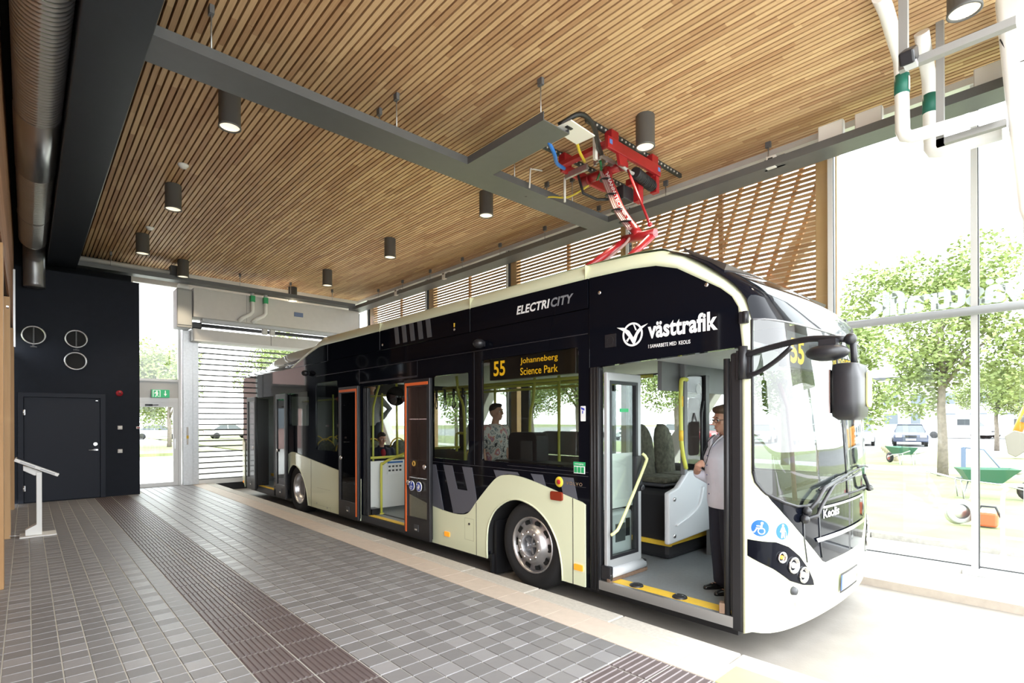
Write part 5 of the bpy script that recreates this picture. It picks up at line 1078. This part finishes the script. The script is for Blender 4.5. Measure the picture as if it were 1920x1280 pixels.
put_xf(MB().tube(cat_rom([(-.075,-.06,1.40),(-.05,-.10,1.36),(-.005,-.13,1.30)],4), .014, 6, flat=.5).tube(cat_rom([(.075,-.06,1.40),(.05,-.10,1.36),(.005,-.13,1.30)],4), .014, 6, flat=.5).tube([(.082*math.sin(a),.02-.075*math.cos(a),1.405) for a in [1.0+k*.43 for k in range(11)]], .016, 6), 'collar', mat('white_lilac_shirt',(.70,.70,.80),.75), w1, xf)
b = MB()
for k in range(5): b.sph((0,-.176+abs(k-1.5)*.004+(.012 if k > 2 else 0),1.22-k*.085), .006, 8, 6)
put_xf(b, 'shirt_buttons', mat('button_blue',(.08,.08,.22),.4), w1, xf)
T_ = MB()
for s_ in (-1,1): chain(T_, [((.085*s_,.0,.82),.102),((.088*s_,-.005,.45),.083),((.088*s_,.015,.2),.076),((.088*s_,.02,.085),.074)])
T_.sph((0,.01,.86), (.16,.115,.09), 16, 10); remesh(T_, 'trousers', mat('navy_trousers',(.012,.014,.028),.8), w1, xf, .009, 5)
for s_ in (-1,1):
    Z = MB(); chain(Z, [((.085*s_,.045,.028),.034),((.09*s_,-.06,.02),.037),((.09*s_,-.135,.012),.026)]); Z.box(.06*s_-.0,.11*s_,.05,.075,-.002,.03); remesh(Z, 'shoe', mat('black_leather',(.008,.008,.009),.25), w1, xf, .007, 3)
Hh = MB(); Hh.sph(q(0,.035,.045), (.088,.090,.088), 18, 12, M); Hh.sph(q(0,-.03,.10), (.07,.06,.04), 14, 8, M); Hh.sph(q(-.06,.03,.01), (.034,.06,.07), 12, 8, M); Hh.sph(q(.06,.03,.01), (.034,.06,.07), 12, 8, M); Hh.sph(q(0,.075,-.035), (.074,.055,.07), 12, 8, M); Hh.sph(q(0,.02,.085), (.085,.088,.06), 14, 8, M)
remesh(Hh, 'hair', mat('brown_hair',(.075,.04,.022),.65,var=.4,scale=60), w1, xf, .009, 2)
gl = MB()
for x in (-.032,.032): gl.tube([q(x+.024*math.cos(a),-.099,.006+.016*math.sin(a)) for a in [2*PI*k/14 for k in range(14)]], .0024, 5, closed=True)
gl.tube([q(-.056,-.098,.012),q(-.079,0,.008)], .0024, 5).tube([q(.056,-.098,.012),q(.079,0,.008)], .0024, 5).tube([q(-.008,-.100,.010),q(.008,-.100,.010)], .0024, 5); put_xf(gl, 'glasses', PLBLACK, w1, xf)
put_xf(MB().tube(cat_rom([(-.05,-.06,1.41),(-.06,-.13,1.34),(-.07,-.18,1.2),(-.05,-.23,1.12),(0,-.19,1.14),(.03,-.15,1.3),(.05,-.06,1.41)],5), .0035, 5), 'lanyard', PLBLACK, w1, xf)
# ---- passenger in printed t-shirt
def bust(nm_label, xf, shirt, hairm, yaw=0., nod=0., arms='down', s=1., jacket=None, seated=False, collar=None, hair='short', vox=.009):
    B = MB()
    ell(B, [(.86,0,0,.15,.10),(.95,0,.0,.16,.11),(1.08,0,0,.145,.10),(1.22,0,-.005,.165,.115),(1.35,0,0,.18,.11),(1.44,0,.01,.16,.085),(1.48,0,.02,.09,.065)])
    for t in (-1,1):
        if seated: chain(B, [((.09*t,0,.88),.09),((.10*t,-.40,.86),.065),((.10*t,-.42,.50),.05)])
        else: chain(B, [((.09*t,0,.88),.09),((.09*t,0,.48),.062),((.09*t,.02,.08),.042)]); chain(B, [((.09*t,.03,.035),.035),((.10*t,-.14,.025),.028)])
    chain(B, [((0,.02,1.46),.058),((0,0,1.55),.052)]); q, M = head(B, (0,-.012,1.655), yaw, nod, 1.04)
    A = []
    for t in (-1,1):
        if arms == 'hip': p = [((.19*t,.01,1.41),.06),((.40*t,.05,1.20),.045),((.24*t,-.02,1.02),.035)]
        elif arms == 'lap': p = [((.19*t,.01,1.41),.06),((.26*t,.0,1.14),.05),((.14*t,-.24,1.04),.036)]
        else: p = [((.19*t,.01,1.41),.06),((.245*t,.03,1.13),.047),((.25*t,-.03,.90),.034)]
        A.append(p); chain(B, p); d = Vector(p[-1][0])-Vector(p[-2][0]); hand(B, p[-1][0], d, (t,0,.2), 1., .6, t)
    w = remesh(B, 'person', SKIN, None, xf, vox, 4, label=nm_label, cat='person'); face_parts(q, M, w, xf, 1.04, brow=(.04,.03,.02))
    S = MB(); g = .016 if not jacket else .03
    ell(S, [(.84,0,0,.165+g*.5,.115+g),(.95,0,0,.165+g,.115+g),(1.1,0,0,.155+g,.11+g),(1.22,0,-.005,.168+g,.118+g),(1.35,0,0,.182+g,.112+g),(1.44,0,.01,.165+g,.09+g),(1.485,0,.02,.10,.075)], 20)
    for p in A:
        if jacket or arms == 'hip': chain(S, [(a, r+.018) for a, r in p])
        else:
            m_ = Vector(p[0][0]).lerp(Vector(p[1][0]), .75); chain(S, [(p[0][0], .078),(m_, .066)])
    remesh(S, 'jacket' if jacket else 'top', jacket or shirt, w, xf, .011, 4)
    if jacket: put_xf(MB().sph((0,-.112,1.36), (.055,.045,.10), 12, 8), 'shirt_front', shirt, w, xf); put_xf(MB().tube([(-.05,-.135,1.22),(-.075,-.12,1.40),(-.06,.0,1.50),(0,.06,1.51),(.06,.0,1.50),(.075,-.12,1.40),(.05,-.135,1.22)], .024, 8), 'jacket_collar', jacket, w, xf)
    else: put_xf(MB().tube([(.085*math.cos(a),.02+.07*math.sin(a),1.487) for a in [2*PI*k/16 for k in range(16)]], .008, 6, closed=True), 'neckband', collar or shirt, w, xf)
    T_ = MB()
    for t in (-1,1): chain(T_, [((.09*t,0,.88),.105),((.10*t,-.40,.86),.085),((.10*t,-.42,.50),.075)] if seated else [((.09*t,0,.87),.104),((.09*t,0,.48),.08),((.09*t,.02,.10),.065)])
    remesh(T_, 'trousers', mat('dark_jeans',(.02,.024,.04),.85), w, xf, .013, 4)
    Hh = MB(); Hh.sph(q(0,.022,.045), (.083,.094,.086), 16, 10, M); Hh.sph(q(0,-.03,.093), (.066,.055,.03), 12, 8, M)
    if hair == 'tied': Hh.sph(q(0,.10,.02), (.035,.04,.04), 10, 8, M); Hh.sph(q(-.06,.02,-.0), (.025,.05,.05), 10, 8, M); Hh.sph(q(.06,.02,-.0), (.025,.05,.05), 10, 8, M)
    remesh(Hh, 'hair', hairm, w, xf, .010, 2); return w
FLORAL = mat('floral_print', (.5,.46,.45), .8)
nt = FLORAL.node_tree; tc = nt.nodes.new('ShaderNodeTexCoord'); nz = nt.nodes.new('ShaderNodeTexNoise'); nz.inputs['Scale'].default_value = 9; nz.inputs['Detail'].default_value = 3
rp = nt.nodes.new('ShaderNodeValToRGB'); rp.color_ramp.interpolation = 'CONSTANT'; el = rp.color_ramp.elements; el[0].color = (.03,.035,.04,1); el[1].position = .38; el[1].color = (.55,.50,.48,1)
for p_, c_ in ((.43,(.16,.20,.22)),(.47,(.58,.54,.52)),(.58,(.55,.24,.17)),(.63,(.40,.18,.30)),(.68,(.6,.55,.52))): e = el.new(p_); e.color = (*c_, 1)
nt.links.new(tc.outputs['Object'], nz.inputs['Vector']); nt.links.new(nz.outputs[0], rp.inputs[0]); nt.links.new(rp.outputs[0], nt.nodes['Principled BSDF'].inputs['Base Color'])
bust('person in a floral t-shirt standing inside behind the first bus window', XF(3.02,2.22,.10,.12), FLORAL, mat('dark_hair',(.014,.011,.009),.6), .12, .0, 'down')
bust('seated person in dark jacket and red top behind the middle door', XF(3.42,6.18,-.37,-.25), mat('red_top',(.30,.012,.022),.8), mat('dark_brown_hair',(.05,.04,.032),.6), .25, .28, 'lap', jacket=mat('navy_jacket',(.012,.014,.03),.85), seated=True, hair='tied', vox=.010)
bust('person in grey sweater with a hand on the hip behind the seats', XF(3.62,6.98,.70,2.4), mat('grey_sweater',(.30,.30,.31),.9,var=.1,scale=30), mat('dark_hair',(.014,.011,.009),.6), .2, 0, 'hip', vox=.011)
MB().box(3.42,3.85,6.75,7.2,.42,.695).build('rear_step', mat('box_black',(.018,.018,.02),.6), bus)
# ================================================================== OUTDOORS
GRASS = mat('grass', (.19,.21,.095), .95, var=.3, scale=1.2)
ASPH = mat('parking_asphalt', (.22,.22,.22), .9, var=.1, scale=1.5)
MB().box(-120,200,-120,200,-1.2,-.36).build('ground', mat('earth',(.18,.2,.08),.95,var=.2,scale=.5), kind='structure')
MB().box(7.72,19.6,-60,90,-.4,-.08).build('lawn', GRASS, kind='structure'); MB().box(22.0,34,-60,90,-.4,-.08).build('lawn_far', GRASS, kind='structure')
MB().box(6.3,7.5,-60,90,-.4,-.13).build('pavement', PALE, kind='structure'); MB().box(19.6,22.0,-60,90,-.4,-.09).build('path', mat('gravel_path',(.5,.48,.44),.9,var=.1), kind='structure'); MB().box(34,120,-60,90,-.4,-.1).build('parking', ASPH, kind='structure')
ok_ = thing('outdoor_kerb', 'rough granite kerb between pavement and lawn', 'kerb', (7.6,0,-.1))
b = MB(); b.box(0,.2,.004,1.18,-.3,-.05); me = b.mesh('kerb_stone'); me.materials.append(mat('rough_granite',(.36,.34,.31),.9,var=.2,scale=14,bump=.6,bscale=20))
for k in range(-12,20): inst('kerb_stone', me, ok_, (7.5,k*1.19,0))
MB().box(-60,1.87,12.75,60,-.4,-.06).box(5.12,6.3,12.75,60,-.4,-.06).build('rear_paving', mat('pale_paving',(.58,.57,.54),.85,var=.06), kind='structure'); MB().box(-60,6.3,30,60,-.35,-.05).build('rear_lawn', GRASS, kind='structure'); MB().box(-60,6.3,44,90,-.35,-.04).build('rear_parking', ASPH, kind='structure')
MB().box(-60,1.87,-60,-3.76,-.4,-.02).build('front_paving', mat('pale_paving',(.58,.57,.54),.85,var=.06), kind='structure')
# trees
BARK = mat('bark', (.20,.17,.14), .9, var=.25, scale=9, bump=.5, bscale=18)
LEAF = mat('leaf_green', (.23,.29,.095), .7, var=.4, scale=1.6)
def foliage(seed, n, rad, h, size):
    r = random.Random(seed); b = MB(); blobs = [(Vector((r.uniform(-.62,.62)*rad, r.uniform(-.62,.62)*rad, h*.5+r.uniform(-.40,.42)*h)), r.uniform(.32,.55)*rad) for _ in range(16)]
    vs = []; fs = []
    for i in range(n):
        c, br = blobs[r.randrange(16)]; d = Vector((r.gauss(0,1), r.gauss(0,1), r.gauss(0,1))).normalized(); p = c+d*br*r.uniform(.55,1.05)
        u = Vector((r.gauss(0,1), r.gauss(0,1), r.gauss(0,.5))).normalized(); w = u.orthogonal().normalized(); w = (w*math.cos(i)+u.cross(w)*math.sin(i)); s = size*r.uniform(.6,1.2); k = len(vs)
        vs += [p-u*s, p+w*s*.6+u*s*.1, p+u*s, p-w*s*.6+u*s*.1]; fs.append((k,k+1,k+2,k+3))
    b.add(vs, fs); me = b.mesh('foliage'); me.materials.append(LEAF); return me
fol = [foliage(1,17000,2.3,4.9,.075), foliage(2,15000,2.2,4.4,.08), foliage(3,12000,2.6,4.6,.11)]
def tree(x, y, lab, k, sc=1., z0=2.05, grp='trees beyond the glass'):
    t = thing('street_tree', lab, 'tree', (x,y,-.1), grp); r = random.Random(int(x*31+y*7)); b = MB()
    b.tube([(x,y,-.1),(x+.02,y,1.0),(x-.03,y+.03,2.0*sc),(x+.05,y,3.2*sc),(x,y,4.6*sc)], [.15*sc,.125*sc,.11*sc,.08*sc,.03*sc], 10); b.build('trunk', BARK, t)
    for q in range(5):
        a = r.uniform(0,6.28); h = r.uniform(1.8,3.0)*sc; MB().tube([(x,y,h),(x+.5*math.cos(a)*sc,y+.5*math.sin(a)*sc,h+.7*sc),(x+1.2*math.cos(a)*sc,y+1.2*math.sin(a)*sc,h+1.4*sc)], [.06*sc,.045*sc,.02*sc], 7).build('branch', BARK, t)
    o = inst('foliage', fol[k], t, (x,y,z0*sc-.15), rot=(0,0,r.uniform(0,6.28)), sc=(sc,sc,sc)); o['kind'] = 'stuff'
TR = [(18.6,-.45,'tree with a thick trunk on the lawn right of the bus mirror',0,1.0),(20.6,-5.2,'leafy tree at the right edge of the photo behind the mullion',1,1.05),(27.5,5.2,'tree behind the parked dark car',2,.95),(37.2,-.1,'thin distant tree right of the mullion',1,.8),
      (19.5,4.4,'tree on the lawn seen over the bus front',1,1.0),(20.5,9.5,'tree seen through the first bus window',0,1.0),(19.2,14.4,'tree seen through the bus beside the glulam post',1,1.05),(21,19.6,'tree seen through the second bus window',0,1.0),(20,26,'tree seen through the middle door of the bus',2,1.0),
      (5.2,38,'bushy tree behind the rear roller door, left of the pair',2,1.0),(11.5,36,'bushy tree behind the rear roller door, right of the pair',0,1.15),(2.0,42,'tree seen through the glass door, left one',1,1.0),(4.9,52,'tree seen through the glass door, right one',2,.95),(17,42,'tree hidden behind the tail of the bus',0,1.1)]
for a in TR: tree(*a)
# cars
def car(x, y, rz, lab, col, van=False, nm='parked_car'):
    t = thing(nm, lab, 'van' if van else 'car', (x,y,-.1), 'parked cars outside'); L, W, H = (5.0,1.95,2.2) if van else (4.5,1.78,1.44)
    pm = mat('carpaint_%.2f_%.2f' % (col[0], col[2]), col, .25, coat=.6); M = Matrix.Rotation(rz,3,'Z')
    def tx(mb): mb.v = [tuple(M @ Vector(v)+Vector((x,y,-.1))) for v in mb.v]; return mb
    lo = [(-L/2,.30),(-L/2+.05,.62),(-L/2+.1,.78),(-L*.27,.90),(L*.36,.93),(L/2-.04,.86),(L/2,.5),(L/2-.05,.28)] if not van else [(-L/2,.32),(-L/2+.02,.8),(-L*.34,1.05),(-L*.20,1.95),(-L*.12,2.12),(L/2-.1,2.15),(L/2,1.9),(L/2,.32)]
    b = MB(); b.prism(lo, -W/2, W/2, lambda a, c, d: (d, a, c)); tx(b).build('body', pm, t, bevel=.06)
    if not van:
        b = MB(); rows = [[(-W*.46,-L*.25,.88),(W*.46,-L*.25,.88),(W*.46,L*.36,.90),(-W*.46,L*.36,.90)],[(-W*.36,-L*.10,1.38),(W*.36,-L*.10,1.38),(W*.36,L*.20,1.38),(-W*.36,L*.20,1.38)]]
        b.grid(rows, False, True); tx(b).build('windows', mat('car_glass',(.05,.06,.065),.08), t); b = MB(); b.box(-W*.37,W*.37,-L*.11,L*.21,1.37,1.42); tx(b).build('roof', pm, t, bevel=.02)
        for sx in (-1,1): tx(MB().tube([(sx*W*.46,-L*.25,.89),(sx*W*.37,-L*.10,1.39)], .025, 6)).build('pillar', pm, t); tx(MB().tube([(sx*W*.45,L*.06,.9),(sx*W*.365,L*.06,1.39)], .025, 6)).build('pillar', pm, t)
    else:
        for sx in (-1,1): tx(MB().box(sx*W/2-.01,sx*W/2+.01,-L*.24,-L*.06,1.2,1.75)).build('windows', mat('car_glass',(.05,.06,.065),.08), t)
        tx(MB().add([(-W*.42,-L*.335,1.12),(W*.42,-L*.335,1.12),(W*.40,-L*.215,1.88),(-W*.40,-L*.215,1.88)],[(0,1,2,3)])).build('windscreen', mat('car_glass',(.05,.06,.065),.08), t)
    for sx in (-1,1):
        for yy in (-L*.31,L*.29): tx(MB().lathe([(0,-.02),(.17,-.02),(.19,.0),(.31,0),(.32,.04),(.32,.18),(0,.2)], (sx*W/2+.01*sx,yy,.32), (-sx,0,0), 16)).build('wheel', TYRE, t)
        tx(MB().box(sx*W*.26,sx*W*.44,-L/2-.02,-L/2+.05,.60,.74)).build('headlamp', mat('lamp_lens',(.8,.75,.7),.1), t); tx(MB().box(sx*W*.30,sx*W*.45,L/2-.05,L/2+.01,.62,.80)).build('tail_lamp', mat('tail_red',(.4,.02,.02),.3), t)
    tx(MB().box(-.26,.26,-L/2-.03,-L/2+.02,.40,.51)).build('number_plate', PRINT, t); tx(MB().box(-.3,.3,-L/2-.025,-L/2+.03,.60,.72)).build('radiator_grille', PLBLACK, t)
d_ = -1.35
CARS = [(41.6,4.6,d_,'dark blue parked car facing the hall',(.02,.03,.07)),(40.4,7.2,d_,'silver parked car left of the dark blue one',(.45,.45,.46)),(39.5,10.0,d_,'white parked car farther left behind the bus mirror',(.7,.7,.7)),(39,13.2,d_,'pale grey parked car seen through the windscreen',(.5,.5,.5)),(38,16.5,d_,'red parked car seen through the bus',(.45,.03,.04)),(38.5,20,d_,'white parked car seen through the first bus window',(.75,.75,.75)),(38,24,d_,'silver parked car seen through the second bus window',(.4,.41,.43)),(38,29,d_,'white parked car seen through the middle of the bus',(.7,.7,.7))]
for c in CARS: car(*c)
car(60.5,4.5,-.2,'white van parked side on behind the thick tree trunk',(.5,.5,.51),True,'parked_van'); car(62,.9,-.2,'white van parked right of the mullion',(.5,.5,.51),True,'parked_van')
car(1.0,62,.2,'white car parked beyond the glass door',(.7,.7,.7)); car(7.5,58,1.6,'silver car parked beyond the roller door, left',(.4,.4,.42)); car(13.5,56,1.5,'white car parked beyond the roller door, right',(.72,.72,.72))
# far buildings
for x, y, w, h, lab in ((85,14,26,7,'pale low building beyond the car park, left one'),(88,-14,22,5.5,'pale low building beyond the car park, right one')):
    t = thing('far_building', lab, 'building', (x,y,-.1), 'far buildings'); MB().box(x,x+10,y-w/2,y+w/2,-.1,h).build('walls', mat('pale_render',(.55,.53,.5),.8), t); MB().box(x-.3,x+10,y-w/2-.3,y+w/2+.3,h,h+.4).build('roof', DGREY, t)
    for k in range(int(w/3)):
        for z in (1.0,3.6): MB().box(x-.05,x+.02,y-w/2+.8+k*3,y-w/2+2.4+k*3,z,z+1.4).build('window', mat('far_glass',(.12,.14,.16),.15), t)
t = thing('rose_building', 'rose panelled building behind the hall', 'building', (-22,32,-.1)); MB().box(-44,-2.5,30,44,-.1,13).build('walls', mat('rose_cladding',(.34,.22,.20),.6,var=.08,scale=.5), t); MB().box(-44.3,-2.2,29.7,44.3,13,13.5).build('roof', DGREY, t)
for k in range(10):
    for z in (1.2,5.2,9.2): MB().box(-42+k*4,-40.2+k*4,29.9,30.02,z,z+2.2).build('window', mat('far_glass',(.12,.14,.16),.15), t)
# leaning columns outside the glass
for k, (y0, lab) in enumerate(((2.25,'leaning pale column outside seen through the front door'),(8.2,'leaning pale column outside seen behind the standing passenger'),(10.6,'leaning pale column outside seen through the second bus window'),(14.5,'leaning pale column outside behind the bus rear'))):
    s_ = -1 if k != 2 else 1; zt = 4.6; b = MB(); b.px([(y0,-.12),(y0+.34,-.12),(y0+.34+s_*.70*zt,zt),(y0+s_*.70*zt,zt)], 6.55, 6.80)
    t = thing('leaning_column', lab, 'column', (6.65,y0,-.12), 'leaning columns'); b.build('shaft', mat('column_white',(.52,.49,.46),.6), t, bevel=.02); MB().box(6.5,6.85,y0-.08,y0+.42,-.13,-.08).build('base_plate', GALV, t)
# tools on the lawn
def barrow(x, y, rz, lab):
    t = thing('wheelbarrow', lab, 'wheelbarrow', (x,y,-.08), 'wheelbarrows on the lawn'); M = Matrix.Rotation(rz,3,'Z')
    def tx(mb): mb.v = [tuple(M @ Vector(v)+Vector((x,y,-.08))) for v in mb.v]; return mb
    b = MB(); lo = [(-.18,-.25,.36),(.18,-.25,.36),(.20,.28,.36),(-.20,.28,.36)]; hi = [(-.32,-.52,.66),(.32,-.52,.66),(.34,.45,.64),(-.34,.45,.64)]
    b.grid([lo,hi], False, True); b.add(lo, [(0,1,2,3)]); tx(b).build('tray', mat('barrow_green',(.03,.12,.07),.5), t)
    for sx in (-1,1): tx(MB().tube([(sx*.09,-.72,.20),(sx*.2,-.2,.34),(sx*.27,.5,.42),(sx*.3,1.0,.55)], .018, 6)).build('handle', GALV, t); tx(MB().tube([(sx*.22,.22,.36),(sx*.24,.30,0),(sx*.24,.4,0),(sx*.22,.45,.42)], .015, 6)).build('leg', GALV, t)
    tx(MB().lathe([(.06,-.045),(.15,-.05),(.19,-.035),(.2,0),(.19,.035),(.15,.05),(.06,.045)], (0,-.72,.2), (1,0,0), 18)).build('wheel', TYRE, t); tx(MB().lathe([(0,-.05),(.09,-.052),(.10,.052),(0,.05)], (0,-.72,.2), (1,0,0), 12)).build('hub', mat('hub_red',(.45,.12,.12),.5), t)
barrow(23.1,1.45,2.3,'small far green wheelbarrow on the lawn'); barrow(13.4,-1.9,.35,'near green wheelbarrow behind the mullion')
t = thing('cutoff_saw', 'petrol cut-off saw with a round blade on the lawn', 'saw', (9.4,-2.1,-.08))
MB().lathe([(0,-.004),(.17,-.004),(.175,0),(.17,.004),(0,.004)], (9.35,-1.96,.10), (.85,.5,0), 28).build('blade', STEEL, t); MB().lathe([(.12,-.03),(.19,-.03),(.20,0),(.19,.03),(.12,.03)], (9.37,-2.0,.14), (.85,.5,0), 28).build('guard', LGREY, t)
MB().box(9.3,9.5,-2.45,-2.15,-.06,.16).build('engine', mat('saw_orange',(.6,.12,.04),.45), t, bevel=.03); MB().tube([(9.4,-2.2,.15),(9.4,-2.25,.25),(9.4,-2.42,.25),(9.4,-2.5,.05)], .018, 8).build('handle', PLBLACK, t); MB().box(9.32,9.48,-2.42,-2.2,.16,.2).build('cover', PRINT, t)
t = thing('crowd_barrier', 'tubular white crowd barrier at the right edge outside', 'barrier', (7.40,-3.2,-.1))
MB().tube(cat_rom([(7.40,-2.66,-.12),(7.40,-2.66,.62),(7.40,-2.70,.74),(7.40,-2.8,.80),(7.40,-4.4,.80)],4), .022, 8).build('frame', WHITE, t); MB().tube([(7.40,-2.66,.12),(7.40,-4.4,.12)], .018, 8).build('bottom_rail', WHITE, t)
for k in range(8): MB().cyl((7.40,-2.86-k*.2,.12),(7.40,-2.86-k*.2,.80),.008,n=6).build('bar', WHITE, t)
MB().box(7.37,7.385,-3.15,-2.93,.50,.62).build('red_reflector', mat('reflector_red',(.5,.03,.04),.4), t); MB().box(7.2,7.46,-2.69,-2.63,-.13,-.10).build('foot', WHITE, t)
t = thing('excavator', 'orange excavator with lowered boom and bucket at the right edge', 'excavator', (31,-4,-.08))
ex = lambda *p: Vector(p)
MB().tube([(29.8,-1.35,1.0),(29.85,-1.75,2.2),(29.9,-2.3,3.2)], [.16,.20,.2], 8).build('stick', mat('machine_orange',(.75,.28,.03),.45), t); MB().tube([(29.6,-1.55,1.5),(29.7,-2.1,3.0)], .09, 10).build('hydraulic_ram', mat('ram_grey',(.2,.2,.24),.4), t)
MB().px([(-1.0,.9),(-1.3,1.15),(-1.75,1.0),(-1.7,.3),(-1.35,.0),(-1.1,.15)], 29.4, 30.3).build('bucket', mat('bucket_steel',(.22,.2,.18),.6), t, bevel=.03); MB().tube([(29.9,-2.3,3.2),(30.4,-4.2,3.6),(31,-6,2.0)], .22, 8).build('boom', mat('machine_orange',(.75,.28,.03),.45), t)
MB().box(30,32.4,-8.5,-5.6,.9,2.0).build('house', mat('machine_orange',(.75,.28,.03),.45), t, bevel=.1); MB().box(30.2,31.2,-6.9,-5.7,2.0,3.2).build('cab', mat('car_glass',(.05,.06,.065),.08), t, bevel=.1)
for x in (29.9,31.9): MB().px(rrect(-8.8,-5.2,-.08,.75,.35,5), x, x+.6).build('track', TYRE, t)
t = thing('log_rail', 'low pale log rail along the far lawn edge', 'rail', (30,3,-.08))
for k in range(7): MB().cyl((24.5+k*1.7,1.9+k*.45,-.08),(24.5+k*1.7,1.9+k*.45,.35),.09,n=10).build('log_post', mat('pale_log',(.5,.42,.33),.8), t)
MB().cyl((24.3,1.85,.36),(35,4.65,.36),.08,n=10).build('log_beam', mat('pale_log',(.5,.42,.33),.8), t)
t = thing('tool_frame', 'folded blue-grey frame leaning on a heap of stones behind the tree', 'frame', (17.5,-1.15,-.08)); MB().box(17.4,17.5,-1.12,-1.02,-.08,.85).build('post', mat('frame_blue',(.10,.14,.22),.5), t); MB().tube([(17.45,-1.05,.85),(17.45,-1.5,.8),(17.45,-1.9,.2)], .02, 6).build('bar', mat('frame_blue',(.10,.14,.22),.5), t)
r_ = random.Random(3)
for k in range(6):
    s_ = MB(); s_.sph((17.9+r_.uniform(-.3,.3),-1.45-k*.14,.08+r_.uniform(0,.25)), (.14+.05*r_.random(),.13,.10), 8, 6); tag(s_.build('paving_stone', mat('rubble_stone',(.36,.34,.31),.9,var=.2)), 'pale loose stone in the heap on the lawn behind the tree trunk', 'stone', 'loose stones on the lawn')
